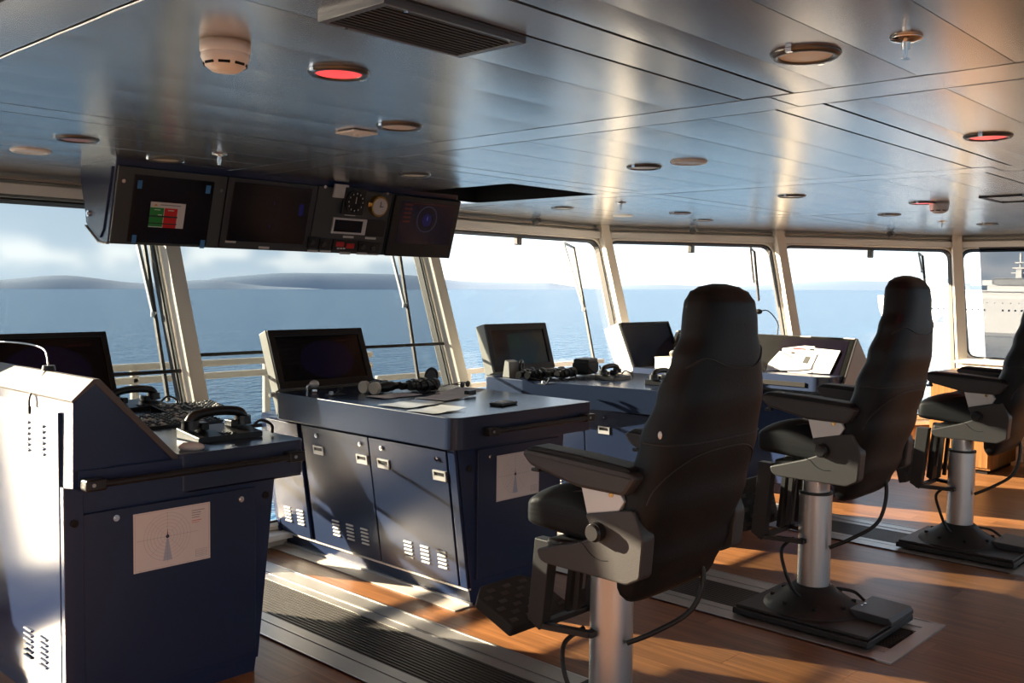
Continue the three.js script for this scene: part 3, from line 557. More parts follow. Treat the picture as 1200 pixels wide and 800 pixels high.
// ---------------------------------------------------------------- monitors standing on the consoles
function monitor(x0, x1, zb, yb, zt, yt, label, opt = {}) {
  const t = thing('console_monitor', label, 'monitor');
  const dz = zt - zb, dy = yt - yb, L = Math.hypot(dz, dy), v = new V3(0, dy / L, dz / L), n = new V3(1, 0, 0).cross(v), dep = opt.depth ?? 0.075;
  const P = (s, d) => [zb + v.z * s * L - n.z * d, yb + v.y * s * L - n.y * d];
  obj('housing', alongX([P(0, 0), P(1, 0), P(1, dep), P(-0.35, dep), P(-0.35, dep * 0.6), P(0, dep * 0.4)], x0, x1, 0.003), opt.side ?? M.housing, t);
  const m = basis(new V3(x0, yb, zb), new V3(1, 0, 0), v, n), w = x1 - x0;
  const fr = roundedPoly([[0.004, 0.004], [w - 0.004, 0.004], [w - 0.004, L - 0.004], [0.004, L - 0.004]], 0.008), iw = opt.inset ?? 0.035;
  fr.holes.push(roundedPoly([[iw, iw], [w - iw, iw], [w - iw, L - iw], [iw, L - iw]], 0.004, THREE.Path));
  obj('bezel', extrude(fr, 0.014, 0.002).applyMatrix4(m), M.plastic, t);
  const g = new THREE.PlaneGeometry(w - 2 * iw + 0.002, L - 2 * iw + 0.002).translate(w / 2, L / 2, 0.005).applyMatrix4(m);
  obj('screen', g, opt.screen ?? M.screen, t);
  obj('hinge', [cylX(0.016, 0.016, 0.03, x0 - 0.012, yb - 0.03, zb - 0.05, 12)], M.aluDark, t);
  return { t, m, w, L };
}
function screenMat(draw, glow = 0.05) {
  const tex = canvasTex(512, 384, (g, w, h) => { g.fillStyle = '#000'; g.fillRect(0, 0, w, h); draw(g, w, h); });
  return std(lin(0.005, 0.005, 0.007), 0.1, 0, { emissive: lin(1, 1, 1), emissiveMap: tex, emissiveIntensity: glow });
}
const dimRadar = screenMat((g, w, h) => { g.fillStyle = '#141038'; g.beginPath(); g.arc(w * 0.56, h * 0.55, h * 0.42, 0, 7); g.fill(); g.strokeStyle = '#2a2a50'; for (const k of [0.14, 0.28, 0.42]) { g.beginPath(); g.arc(w * 0.56, h * 0.55, h * k, 0, 7); g.stroke(); } g.fillStyle = '#1c2028'; for (let k = 0; k < 6; k++) g.fillRect(16, 24 + k * 40, 60 + (k % 3) * 24, 12); g.fillStyle = '#3a1418'; g.fillRect(w * 0.72, 44, 100, 14); }, 0.10);
const dimChart = screenMat((g, w, h) => { g.fillStyle = '#1b2a2c'; g.fillRect(w * 0.28, h * 0.12, w * 0.7, h * 0.86); g.fillStyle = '#3a3524'; g.beginPath(); g.moveTo(w * 0.75, h * 0.12); g.lineTo(w * 0.9, h * 0.5); g.lineTo(w * 0.7, h * 0.98); g.lineTo(w * 0.98, h * 0.98); g.lineTo(w * 0.98, h * 0.12); g.fill(); g.fillStyle = '#15392c'; g.fillRect(w * 0.3, h * 0.14, w * 0.22, h * 0.4); }, 0.22);
const dimPlain = screenMat((g, w, h) => { g.fillStyle = '#1a1428'; g.fillRect(w * 0.05, h * 0.1, w * 0.9, h * 0.8); g.fillStyle = '#241826'; g.fillRect(w * 0.5, h * 0.2, w * 0.4, h * 0.5); }, 0.10);
monitor(1.52, 2.262, -4.90, 0.975, -5.05, 1.335, 'wide black monitor behind the raised side of the nearest console', { screen: dimRadar, inset: 0.03 });
monitor(3.205, 3.92, -4.86, 0.972, -5.0, 1.32, 'black monitor with pale housing standing on the middle navy console', { screen: dimRadar, inset: 0.045 });
monitor(5.06, 5.75, -4.89, 0.965, -5.0, 1.32, 'black monitor showing a dim green chart, on the console behind', { screen: dimChart, inset: 0.05, depth: 0.085 });
monitor(6.45, 7.18, -4.63, 0.925, -4.80, 1.312, 'black monitor with a bright white side beside the small white box', { screen: dimPlain, inset: 0.02, side: M.white, depth: 0.16 });
// ---------------------------------------------------------------- printed sheets
const chartTex = (legend) => canvasTex(1024, 760, (g, w, h) => {
  g.fillStyle = '#d9d6d6'; g.fillRect(0, 0, w, h); g.strokeStyle = '#9a9aa2'; g.lineWidth = 3; g.strokeRect(22, 18, w - 44, h - 36);
  const cx = w * 0.43, cy = h * 0.47;
  g.strokeStyle = '#a3a5ab'; g.lineWidth = 3;
  for (let k = 1; k <= 7; k++) { g.beginPath(); g.arc(cx, cy, k * h * 0.058, 0, 7); g.stroke(); }
  g.strokeStyle = '#8c8f96'; g.beginPath(); g.moveTo(40, cy); g.lineTo(cx * 1.95, cy); g.moveTo(cx, h * 0.05); g.lineTo(cx, h * 0.92); g.stroke();
  g.setLineDash([10, 10]); g.beginPath(); for (const a of [0.785, 2.356]) { g.moveTo(cx - Math.cos(a) * h * 0.4, cy - Math.sin(a) * h * 0.4); g.lineTo(cx + Math.cos(a) * h * 0.4, cy + Math.sin(a) * h * 0.4); } g.stroke(); g.setLineDash([]);
  g.fillStyle = 'rgba(130,150,185,0.55)'; g.beginPath(); g.moveTo(cx - 14, cy + 30); g.lineTo(cx + 14, cy + 30); g.lineTo(cx + 62, cy + h * 0.41); g.lineTo(cx - 62, cy + h * 0.41); g.fill();
  g.fillStyle = '#6b2226'; g.beginPath(); g.moveTo(cx, cy - 110); g.lineTo(cx + 8, cy - 20); g.lineTo(cx - 8, cy - 20); g.fill();
  g.fillStyle = '#16233f'; g.beginPath(); g.arc(cx, cy, 24, 0, 7); g.fill();
  if (legend) { const r = rng(4); g.fillStyle = '#70747c'; for (let k = 0; k < 4; k++) { g.fillRect(w * 0.75, h * (0.1 + 0.04 * k), w * (0.10 + 0.08 * r()), 8); } g.fillStyle = '#c25a5a'; g.fillRect(w * 0.75, h * 0.275, w * 0.13, 9); g.fillRect(w * 0.75, h * 0.31, w * 0.1, 6); }
  g.strokeStyle = '#888c94'; for (let k = 0; k < 5; k++) g.strokeRect(w * 0.80, h * (0.80 + 0.026 * k), w * (k % 2 ? 0.09 : 0.155), h * 0.026);
});
function sheet(x0, x1, y0, y1, z, tex, label) {
  const g = new RoundedBoxGeometry(x1 - x0, y1 - y0, 0.0012, 1, 0.0004).translate((x0 + x1) / 2, (y0 + y1) / 2, z);
  const p = g.attributes.position, uv = g.attributes.uv; for (let i = 0; i < p.count; i++) uv.setXY(i, (p.getX(i) - x0) / (x1 - x0), (p.getY(i) - y0) / (y1 - y0));
  tag(obj('chart_sheet', g, std(lin(1, 1, 1), 0.6, 0, { map: tex })), label, 'poster');
}
sheet(1.614, 1.924, 0.524, 0.746, -3.391, chartTex(true), 'white chart sheet of rings with a red legend line, on the nearest console');
sheet(3.49, 3.815, 0.508, 0.744, -3.341, chartTex(false), 'white chart sheet of faint rings on the end of the middle console');

// ---------------------------------------------------------------- helm chairs
function loft(rows, nU) { // rows: arrays of points round a closed section, bottom to top, with caps
  const pos = [], uv = [], idx = [], nR = rows.length;
  rows.forEach((r, j) => { for (let i = 0; i <= nU; i++) { const p = r[i % nU]; pos.push(p.x, p.y, p.z); uv.push(i / nU * 1.2, p.y * 1.2); } });
  for (let j = 0; j + 1 < nR; j++) for (let i = 0; i < nU; i++) { const a = j * (nU + 1) + i, b = a + nU + 1; idx.push(a, b, a + 1, a + 1, b, b + 1); }
  for (const [j, flip] of [[0, true], [nR - 1, false]]) {
    const c = new V3(); rows[j].forEach((p) => c.add(p)); c.multiplyScalar(1 / nU); const k = pos.length / 3; pos.push(c.x, c.y, c.z); uv.push(0, 0);
    for (let i = 0; i < nU; i++) { const a = j * (nU + 1) + i; flip ? idx.push(k, a, a + 1) : idx.push(k, a + 1, a); }
  }
  const g = new THREE.BufferGeometry(); g.setAttribute('position', new THREE.Float32BufferAttribute(pos, 3)); g.setAttribute('uv', new THREE.Float32BufferAttribute(uv, 2)); g.setIndex(idx); g.computeVertexNormals();
  // smooth the closing seam
  const n = g.attributes.normal; for (let j = 0; j < nR; j++) { const a = j * (nU + 1), b = a + nU, v = new V3(n.getX(a) + n.getX(b), n.getY(a) + n.getY(b), n.getZ(a) + n.getZ(b)).normalize(); n.setXYZ(a, v.x, v.y, v.z); n.setXYZ(b, v.x, v.y, v.z); }
  return g;
}
const lerpTable = (tab, y) => { for (let k = 0; k + 1 < tab.length; k++) if (y <= tab[k + 1][0]) { const f = Math.max(0, (y - tab[k][0]) / (tab[k + 1][0] - tab[k][0])), s = f * f * (3 - 2 * f); return tab[k].map((v, i) => v + (tab[k + 1][i] - v) * s); } return tab[tab.length - 1]; };
// backrest: height, fore-aft centre (forward +), half width, half thickness
const BACK = [[0.585, -0.22, 0.21, 0.03], [0.62, -0.23, 0.25, 0.06], [0.75, -0.255, 0.285, 0.085], [0.95, -0.305, 0.298, 0.095], [1.12, -0.35, 0.285, 0.092], [1.26, -0.385, 0.256, 0.084], [1.38, -0.405, 0.212, 0.074], [1.455, -0.41, 0.174, 0.07], [1.50, -0.41, 0.166, 0.072], [1.55, -0.408, 0.158, 0.068], [1.582, -0.405, 0.138, 0.055], [1.603, -0.402, 0.095, 0.035], [1.612, -0.40, 0.03, 0.012]];
const sect = (y, a, grow = 0) => { const [, c, w, t] = lerpTable(BACK, y), e = 0.62, ca = Math.cos(a), sa = Math.sin(a); return new V3(Math.sign(ca) * Math.abs(ca) ** e * (w + grow), y, -(c - Math.sign(sa) * Math.abs(sa) ** e * (t + grow))); };
function makeChair(label, footDown, lift) {
  const t = thing('helm_chair', label, 'chair'), q = (f) => -f, nU = 48;
  const Y = lift;
  // base
  obj('base_plate', [rbox(0.53, 0.03, 0.68, 0, 0.024, 0.05, 0.006), rbox(0.50, 0.016, 0.66, 0, 0.046, 0.05, 0.006)], M.shellDark, t);
  obj('base_dome', lathe([[0.235, 0.05], [0.232, 0.062], [0.20, 0.085], [0.155, 0.112], [0.12, 0.135], [0.10, 0.155], [0.088, 0.165], [0.08, 0.165]], 48), M.shellDark, t);
  for (let k = 0; k < 8; k++) { const a = k * Math.PI / 4 + 0.3; obj('bolt', cyl(0.011, 0.011, 0.012, Math.cos(a) * 0.19, 0.094, Math.sin(a) * 0.19, 10), M.blackVoid, t); }
  const ped = obj('pedal_box', [alongX([[0.20, 0.052], [0.20, 0.092], [0.385, 0.086], [0.40, 0.07], [0.40, 0.052]], -0.03, 0.24, 0.004)], M.plasticGrey, t);
  obj('screw', [cyl(0.006, 0.006, 0.004, 0.05, 0.094, 0.225, 8), cyl(0.006, 0.006, 0.004, 0.09, 0.094, 0.225, 8)], M.chrome, ped);
  obj('column', [cyl(0.0775, 0.0775, 0.46, 0, 0.38, 0, 48), cyl(0.0785, 0.0785, 0.012, 0, 0.604, 0, 48)], M.alu, t);
  obj('column_ring', cyl(0.079, 0.079, 0.012, 0, 0.616, 0, 40), M.shellDark, t);
  obj('inner_column', cyl(0.064, 0.064, 0.16 + Y, 0, 0.63 + Y / 2 + 0.03, 0, 40), M.alu, t);
  // seat carriage
  obj('carriage', [rbox(0.50, 0.06, 0.40, 0, 0.71 + Y, 0.10, 0.015), rbox(0.2, 0.04, 0.2, 0, 0.675 + Y, 0, 0.01)], M.shellDark, t);
  for (const s of [-1, 1]) {
    const pts = [[0.09, 0.714], [0.078, 0.682], [0.05, 0.672], [-0.285, 0.672], [-0.335, 0.70], [-0.345, 0.825], [-0.305, 0.91], [-0.24, 0.898], [-0.115, 0.868], [-0.155, 0.80], [-0.08, 0.768]].map(([f, y]) => [q(f), y + Y]);
    const side = obj('side_shell', alongX(pts, s > 0 ? 0.245 : -0.31, s > 0 ? 0.31 : -0.245, 0.006, 0.012), M.shell, t);
    obj('shell_groove', tube([[s * 0.3105, 0.775 + Y, q(-0.09)], [s * 0.3105, 0.77 + Y, q(-0.11)], [s * 0.3105, 0.745 + Y, q(-0.14)], [s * 0.3105, 0.732 + Y, q(-0.175)], [s * 0.3105, 0.735 + Y, q(-0.21)]], 0.0015, 20, 6), M.blackVoid, side);
    obj('knob', [cylX(0.031, 0.031, 0.03, s * 0.322, 0.822 + Y, q(-0.172), 28), cylX(0.024, 0.029, 0.01, s * 0.342, 0.822 + Y, q(-0.172), 28)], M.plastic, side);
    const br = obj('arm_bracket', alongX([[q(-0.09), 0.962 + Y], [q(-0.118), 0.868 + Y], [q(-0.243), 0.895 + Y], [q(-0.265), 0.93 + Y], [q(-0.235), 0.97 + Y]], s > 0 ? 0.262 : -0.302, s > 0 ? 0.302 : -0.262, 0.004), M.silverPaint, t);
    obj('bracket_screw', cylX(0.008, 0.008, 0.006, s * 0.303, 0.945 + Y, q(-0.215), 12), M.brass, br);
    const arm = obj('armrest', alongX([[q(0.135), 1.035 + Y], [q(0.10), 1.00 + Y], [q(-0.10), 0.957 + Y], [q(-0.29), 0.955 + Y], [q(-0.335), 1.02 + Y], [q(-0.30), 1.032 + Y], [q(0.09), 1.052 + Y], [q(0.125), 1.052 + Y]], s > 0 ? 0.235 : -0.34, s > 0 ? 0.34 : -0.235, 0.012, 0.02), M.shell, t);
    obj('arm_pad', alongX([[q(0.128), 1.045 + Y], [q(0.10), 1.066 + Y], [q(-0.10), 1.06 + Y], [q(-0.30), 1.045 + Y], [q(-0.315), 1.03 + Y], [q(0.09), 1.04 + Y]], s > 0 ? 0.239 : -0.336, s > 0 ? 0.336 : -0.239, 0.01, 0.02), M.leather, arm);
    obj('arm_lever', [cyl(0.009, 0.011, 0.03, s * 0.29, 0.995 + Y, q(0.105), 10), rbox(0.02, 0.012, 0.035, s * 0.29, 0.978 + Y, q(0.11), 0.004)], M.plastic, arm);
  }
  // seat cushion: lofted, with a raised nose and side bolsters
  {
    const rows = [], N = 26;
    for (let j = 0; j <= N; j++) {
      const f = j / N, fw = 0.205 - f * 0.47, e = Math.sqrt(Math.max(0, 1 - ((f - 0.5) * 2) ** 16)), hw = 0.252 * (0.80 + 0.20 * e), top = 0.872 + 0.02 * Math.sin(Math.PI * Math.min(1, f * 1.6)) - 0.05 * (1 - e), bot = 0.762 - 0.03 * f + 0.03 * (1 - e), r = [];
      const cy = (top + bot) / 2, hy = (top - bot) / 2;
      for (let i = 0; i < nU; i++) { const a = i / nU * 2 * Math.PI, ca = Math.cos(a), sa = Math.sin(a), ex = 0.36; let x = Math.sign(ca) * Math.abs(ca) ** ex * hw, y = cy + Math.sign(sa) * Math.abs(sa) ** ex * hy; if (sa > 0) y += 0.055 * Math.exp(-(((Math.abs(x) - 0.185) / 0.06) ** 2)) * Math.min(1, f * 2.4) * sa; r.push(new V3(x, y + Y, q(fw))); }
      rows.push(r);
    }
    const seat = obj('seat', loft(rows.reverse(), nU).scale(1, 1, 1), M.leather, t);
    for (const s of [-1, 1]) obj('piping', tube([[s * 0.225, 0.893 + Y, q(0.05)], [s * 0.215, 0.915 + Y, q(-0.02)], [s * 0.21, 0.928 + Y, q(-0.1)], [s * 0.21, 0.932 + Y, q(-0.2)]], 0.003, 24, 6), M.seam, seat);
  }
  // backrest
  {
    const ys = []; for (let k = 0; k <= 62; k++) { const f = k / 62; ys.push(0.585 + 1.027 * (1 - (1 - f) ** 1.35)); }
    const rows = ys.map((y) => Array.from({ length: nU }, (_, i) => { const p = sect(y, -i / nU * 2 * Math.PI); p.y += Y; return p; }));
    const back = obj('backrest', loft(rows, nU), M.leather, t);
    const line = (fn, n = 28) => { const p = []; for (let k = 0; k <= n; k++) { const [y, a] = fn(k / n), v = sect(y, a, 0.0005); v.y += Y; p.push(v); } return tube(p, 0.0028, 60, 6); };
    obj('seam', line((f) => [1.345 + 0.075 * Math.cos(Math.PI * (f * 1.5 - 0.15)) ** 2 * (f < 0.5 ? 0.9 : 0.5), 0.12 + f * (Math.PI - 0.24)]), M.seam, back);
    obj('seam', line((f) => [0.93 + 0.16 * Math.sin(Math.PI * f) ** 0.7, 0.25 + f * (Math.PI - 0.5)]), M.seam, back);
    obj('seam', line((f) => [1.12 + 0.0 * f, -0.2 + f * (Math.PI + 0.4)]), M.seam, back);
    if (footDown) { const b = sect(1.15, Math.PI - 0.12, 0.001); obj('back_badge', sph(0.009, b.x, b.y + Y, b.z, 0.6, 1.4, 0.8), M.silverPaint, back); }
  }
  // foot rest carrier and plate
  const leg = obj('footrest_carrier', [alongX([[q(0.15), 0.70 + Y], [q(0.225), 0.70 + Y], [q(0.255), 0.40], [q(0.20), 0.37], [q(0.185), 0.40]], -0.165, -0.115, 0.004), alongX([[q(0.15), 0.70 + Y], [q(0.225), 0.70 + Y], [q(0.255), 0.40], [q(0.20), 0.37], [q(0.185), 0.40]], 0.115, 0.165, 0.004), bar([0, 0.69 + Y, q(0.14)], [0, 0.42, q(0.17)], 0.10, 0.02), bar([-0.05, 0.68 + Y, q(0.10)], [-0.05, 0.44, q(0.12)], 0.02, 0.02), bar([0.05, 0.68 + Y, q(0.10)], [0.05, 0.44, q(0.12)], 0.02, 0.02)], M.shellDark, t);
  obj('gas_strut', bar([0.0, 0.62 + Y, q(0.125)], [0, 0.5, q(0.14)], 0.018, 0.018), M.aluDark, leg);
  obj('loop_frame', [bar([-0.15, 0.385, q(0.21)], [-0.10, 0.385, q(0.02)], 0.03, 0.02), bar([0.15, 0.385, q(0.21)], [0.10, 0.385, q(0.02)], 0.03, 0.02), bar([-0.11, 0.385, q(0.02)], [0.11, 0.385, q(0.02)], 0.03, 0.02), bar([-0.16, 0.385, q(0.205)], [0.16, 0.385, q(0.205)], 0.03, 0.02)], M.shellDark, leg);
  {
    const w = 0.17, L = 0.245, pg = alongY([[-w, 0], [w, 0], [w, -L + 0.05], [w - 0.06, -L], [-w + 0.06, -L], [-w, -L + 0.05]], -0.045, 0, 0.004, 0.012), nubs = [];
    for (let r = 0; r < 6; r++) for (let c = 0; c < 7; c++) if ((r + c) % 2 === 0) for (let k = 0; k < 5; k++) nubs.push(box(0.0025, 0.004, 0.018, -0.135 + c * 0.045 - 0.016 + k * 0.008, 0.002, -0.03 - r * 0.035));
    const place = footDown ? (g) => g.rotateX(0.36).translate(0, 0.352, q(0.32)) : (g) => g.rotateX(1.32).translate(0, 0.40, q(0.275));
    const plate = obj('footrest', place(pg), M.rubber, t);
    const n = obj('tread', place(merge(nubs)), M.edgeTrim, plate); n.userData.kind = 'stuff';
  }
  // cables
  obj('cable', tube([[0.10, 0.70 + Y, 0.26], [0.13, 0.62 + Y, 0.29], [0.10, 0.50, 0.27], [0.02, 0.41, 0.17], [-0.02, 0.36, 0.085]], 0.0095, 50, 8), M.cable, t);
  obj('cable', tube([[-0.05, 0.38, -0.085], [-0.14, 0.34, -0.10], [-0.185, 0.26, -0.06], [-0.15, 0.16, -0.03], [-0.12, 0.12, 0.0]], 0.0085, 44, 8), M.cable, t);
  obj('cable', tube([[0.11, 0.13, 0.07], [0.16, 0.115, 0.14], [0.14, 0.09, 0.20]], 0.008, 24, 8), M.cable, t);
  return t;
}
const ch1 = makeChair('black leather helm chair with its foot rest folded down, beside the middle console', true, 0.0);
ch1.position.set(2.71, 0.006, -2.02);
const ch2 = makeChair('raised black leather helm chair on the middle floor track, foot rest folded up', false, 0.055);
ch2.position.set(4.415, 0.006, -2.07);
dup(ch2, [6.24, 0.006, -1.98], 'raised black leather helm chair beside the bright wood cabinet and sill', undefined);

// ---------------------------------------------------------------- overhead instrument console
{
  const x0 = 2.15, x1 = 4.46, zt = -4.65, yt = 2.17, zb = -4.762, yb = 1.79;
  const t = thing('overhead_console', 'long dark instrument console hanging from the ceiling with four tilted panels', 'console');
  obj('housing', alongX([[zt - 0.004, yt + 0.03], [zb - 0.006, yb], [zb - 0.10, yb + 0.012], [zb - 0.24, yb + 0.10], [zt - 0.42, yt - 0.06], [zt - 0.42, yt + 0.03]], x0, x1, 0.004), M.navy, t);
  const v = new V3(0, yt - yb, zt - zb).normalize(), u = new V3(1, 0, 0), n = u.clone().cross(v), O = new V3(x0, yb, zb), m = basis(O, u, v, n), H = Math.hypot(yt - yb, zt - zb);
  const at = (px, py, d = 0) => { const p = onPlane(px, py, O.clone().addScaledVector(n, d), n).sub(O); return [p.dot(u), p.dot(v)]; };
  const B = [0, 0.60, 1.18, 1.74, 2.31], P = (g) => put(g, m);
  const end = obj('end_panel', alongX([[zt - 0.04, yt - 0.005], [zb - 0.035, yb + 0.07], [zb - 0.075, yb + 0.03], [zb - 0.23, yb + 0.11], [zt - 0.38, yt - 0.07], [zt - 0.38, yt - 0.005]], x0 - 0.008, x0 + 0.004, 0.002), M.navyDoor, t);
  obj('latch', [cylX(0.016, 0.018, 0.012, x0 - 0.013, 1.945, -4.95, 18), cylX(0.008, 0.008, 0.008, x0 - 0.02, 1.945, -4.95, 10)], M.chrome, end);
  obj('bottom_trim', alongX([[zb - 0.005, yb - 0.004], [zb - 0.10, yb + 0.006], [zb - 0.25, yb + 0.094], [zb - 0.255, yb + 0.10], [zb - 0.10, yb + 0.014], [zb - 0.005, yb + 0.004]], x0 - 0.006, x0 + 0.01), M.creamDark, t);
  const plates = ['tilted_panel', 'tilted_panel', 'gauge_panel', 'tilted_panel'].map((name, k) => obj(name, P(rbox(B[k + 1] - B[k] - 0.008, H - 0.004, 0.016, (B[k] + B[k + 1]) / 2, H / 2, 0.006, 0.003)), k === 0 || k === 2 ? M.panelGrey : M.plasticGrey, t));
  // panel 1: dark glossy display with blue tape marks
  const rectAt = (a, b, d, th, mat, name, par) => { const [ua, va] = at(...a, d), [ub, vb] = at(...b, d); return obj(name, P(rbox(Math.abs(ub - ua), Math.abs(vb - va), th, (ua + ub) / 2, (va + vb) / 2, d + th / 2, 0.001, 1)), mat, par); };
  obj('display', P(rbox(0.435, H - 0.05, 0.006, 0.305, H / 2 - 0.01, 0.016, 0.002)), M.screen, plates[0]);
  for (const [x, y] of [[164, 216], [244, 222], [157, 280], [237, 286]]) rectAt([x - 2, y - 5], [x + 2, y + 5], 0.019, 0.001, M.blueTape, 'tape', plates[0]);
  for (const [x, y, k] of [[143, 211, 0], [257, 222, 0], [379, 218, 2], [452, 226, 2]]) { const [a, b] = at(x, y); obj('panel_screw', P(cylZ(0.010, 0.010, 0.006, a, b, 0.017, 12)), M.chrome, plates[k]); }
  // panel 2: dark display with a faint emissive picture
  obj('display', P(rbox(0.50, H - 0.07, 0.006, 0.89, H / 2 + 0.012, 0.016, 0.002)), std(lin(0.006, 0.005, 0.01), 0.16, 0, { emissive: lin(1, 1, 1), emissiveIntensity: 0.16, emissiveMap: canvasTex(512, 384, (g, w, h) => { g.fillStyle = '#000'; g.fillRect(0, 0, w, h); g.strokeStyle = '#23232c'; g.lineWidth = 5; g.beginPath(); g.arc(w * 0.52, h * 0.3, 46, 0, 7); g.arc(w * 0.5, h * 0.72, 46, 0, 7); g.stroke(); g.fillStyle = '#2a2f90'; g.fillRect(w * 0.52, h * 0.27, 6, 24); g.fillRect(w * 0.5, h * 0.66, 6, 30); g.fillStyle = '#1c2070'; g.fillRect(w * 0.86, h * 0.28, 30, 80); g.fillStyle = '#20202a'; for (let k = 0; k < 8; k++) g.fillRect(w * 0.12 + (k % 4) * 30, h * (0.1 + 0.1 * (k >> 2)), 18, 10); }) }), plates[1]);
  // panel 3: gauges and switches
  const G = plates[2];
  { const [a, b] = at(412, 235); obj('gauge_case', P(rbox(0.16, 0.165, 0.02, a, b, 0.022, 0.006)), M.plastic, G); const dial = obj('dial', P(merge([cylZ(0.07, 0.07, 0.012, a, b, 0.036, 36)])), M.plastic, G); obj('dial_face', P(cylZ(0.062, 0.062, 0.002, a, b, 0.043, 32)), std(lin(0.012, 0.013, 0.014), 0.2), dial); obj('dial_marks', P(merge([...Array(12)].map((_, k) => box(0.004, 0.010, 0.002, a + Math.sin(k * Math.PI / 6) * 0.052, b + Math.cos(k * Math.PI / 6) * 0.052, 0.0445)).concat([box(0.004, 0.04, 0.002, a, b + 0.012, 0.0448)]))), M.label, dial).userData.kind = 'stuff'; }
  { const [a, b] = at(440, 240); const c = obj('brass_clock', P(merge([cylZ(0.062, 0.066, 0.03, a, b, 0.03, 36)])), M.brass, G); obj('clock_face', P(cylZ(0.052, 0.052, 0.003, a, b, 0.047, 32)), M.label, c); obj('clock_hands', P(merge([box(0.004, 0.035, 0.002, a, b + 0.014, 0.05), box(0.028, 0.004, 0.002, a + 0.01, b, 0.05)])), M.plastic, c); obj('hinge', P(rbox(0.02, 0.03, 0.02, a - 0.07, b + 0.005, 0.025, 0.006)), M.brass, c); }
  rectAt([392, 215], [405, 232], 0.014, 0.014, M.label, 'white_note', G);
  { const f = rectAt([390, 254], [426, 275], 0.014, 0.012, M.silverPaint, 'meter_frame', G); rectAt([393, 257], [423, 273], 0.026, 0.002, M.screen, 'meter_window', f); }
  rectAt([430, 257], [448, 277], 0.014, 0.01, M.plastic, 'key_pad', G);
  for (const [x, y] of [[366, 284], [379, 286], [425, 289], [437, 291]]) { const b = rectAt([x - 5, y - 7], [x + 5, y + 6], 0.014, 0.014, M.plastic, 'switch_box', G); const [a, c] = at(x, y, 0.03); obj('switch_dial', P(cylZ(0.014, 0.016, 0.012, a, c, 0.033, 18)), M.plasticGrey, b); }
  { const f = rectAt([390, 280], [416, 294], 0.014, 0.012, M.plastic, 'alarm_block', G); rectAt([394, 283], [402, 289], 0.026, 0.006, M.red, 'red_button', f); rectAt([406, 285], [414, 291], 0.026, 0.006, M.red, 'red_button', f); for (const x of [396, 399.5, 403]) rectAt([x - 1.2, 290], [x + 1.2, 292], 0.026, 0.002, M.label, 'white_key', f); }
  for (const [x, y, k] of [[223, 213, 0], [409, 211.5, 2], [410, 251.5, 2], [408, 277.5, 2], [434, 279, 2], [366, 294, 2], [381, 294.5, 2], [404, 296.5, 2], [424, 297, 2], [437, 297.5, 2], [270, 283, 1], [309, 290, 1], [486, 298, 3]]) rectAt([x - 6, y - 1.6], [x + 6, y + 1.6], 0.0145, 0.003, M.label, 'name_plate', plates[k]);
  // panel 4: display with a dim radar picture
  obj('bezel', P(rbox(0.555, H - 0.006, 0.03, 2.028, H / 2, 0.02, 0.006)), M.plastic, plates[3]);
  obj('display', P(new THREE.PlaneGeometry(0.46, 0.27).translate(2.035, H / 2 + 0.03, 0.0358)), std(lin(0.006, 0.006, 0.008), 0.14, 0, { emissive: lin(1, 1, 1), emissiveIntensity: 0.22, emissiveMap: canvasTex(512, 300, (g, w, h) => { g.fillStyle = '#1c1a28'; g.fillRect(0, 0, w, h); g.strokeStyle = '#4c4c60'; g.lineWidth = 7; g.beginPath(); g.arc(w * 0.5, h * 0.4, 92, 0, 7); g.stroke(); g.fillStyle = '#26245e'; g.beginPath(); g.arc(w * 0.5, h * 0.42, 46, 0, 7); g.fill(); g.fillStyle = '#8090d8'; g.fillRect(w * 0.5, h * 0.34, 6, 26); g.fillStyle = '#5c2a20'; for (let k = 0; k < 5; k++) g.fillRect(30, 18 + k * 30, 70, 14); g.fillRect(w * 0.2, 8, 320, 6); }) }), plates[3]);
  // the notice stuck on panel 1
  const [ua, va] = at(177, 236, 0.02), [ub, vb] = at(214, 268, 0.02);
  const notice = canvasTex(256, 220, (g, w, h) => { g.fillStyle = '#d8d6d4'; g.fillRect(0, 0, w, h); g.fillStyle = '#d8a030'; g.beginPath(); g.moveTo(24, 34); g.lineTo(38, 12); g.lineTo(52, 34); g.fill(); g.fillStyle = '#8a8a8a'; g.fillRect(70, 18, 150, 8); g.fillStyle = '#1f8a3a'; g.fillRect(0, 48, 100, 165); g.fillStyle = '#d01818'; g.fillRect(104, 48, 96, 172); g.fillStyle = '#22302a'; g.fillRect(0, 116, 204, 14); g.fillRect(0, 180, 204, 10); g.fillStyle = '#d8e8d8'; g.fillRect(30, 64, 44, 6); g.fillRect(130, 64, 44, 6); g.fillRect(60, 106, 30, 8); });
  const ng = new THREE.BoxGeometry(ub - ua, va - vb, 0.001); tag(obj('notice_card', put(ng.translate((ua + ub) / 2, (va + vb) / 2, 0.0205), m), std(lin(1, 1, 1), 0.6, 0, { map: notice })), 'small notice card with green and red blocks stuck on the dark display', 'notice');
}

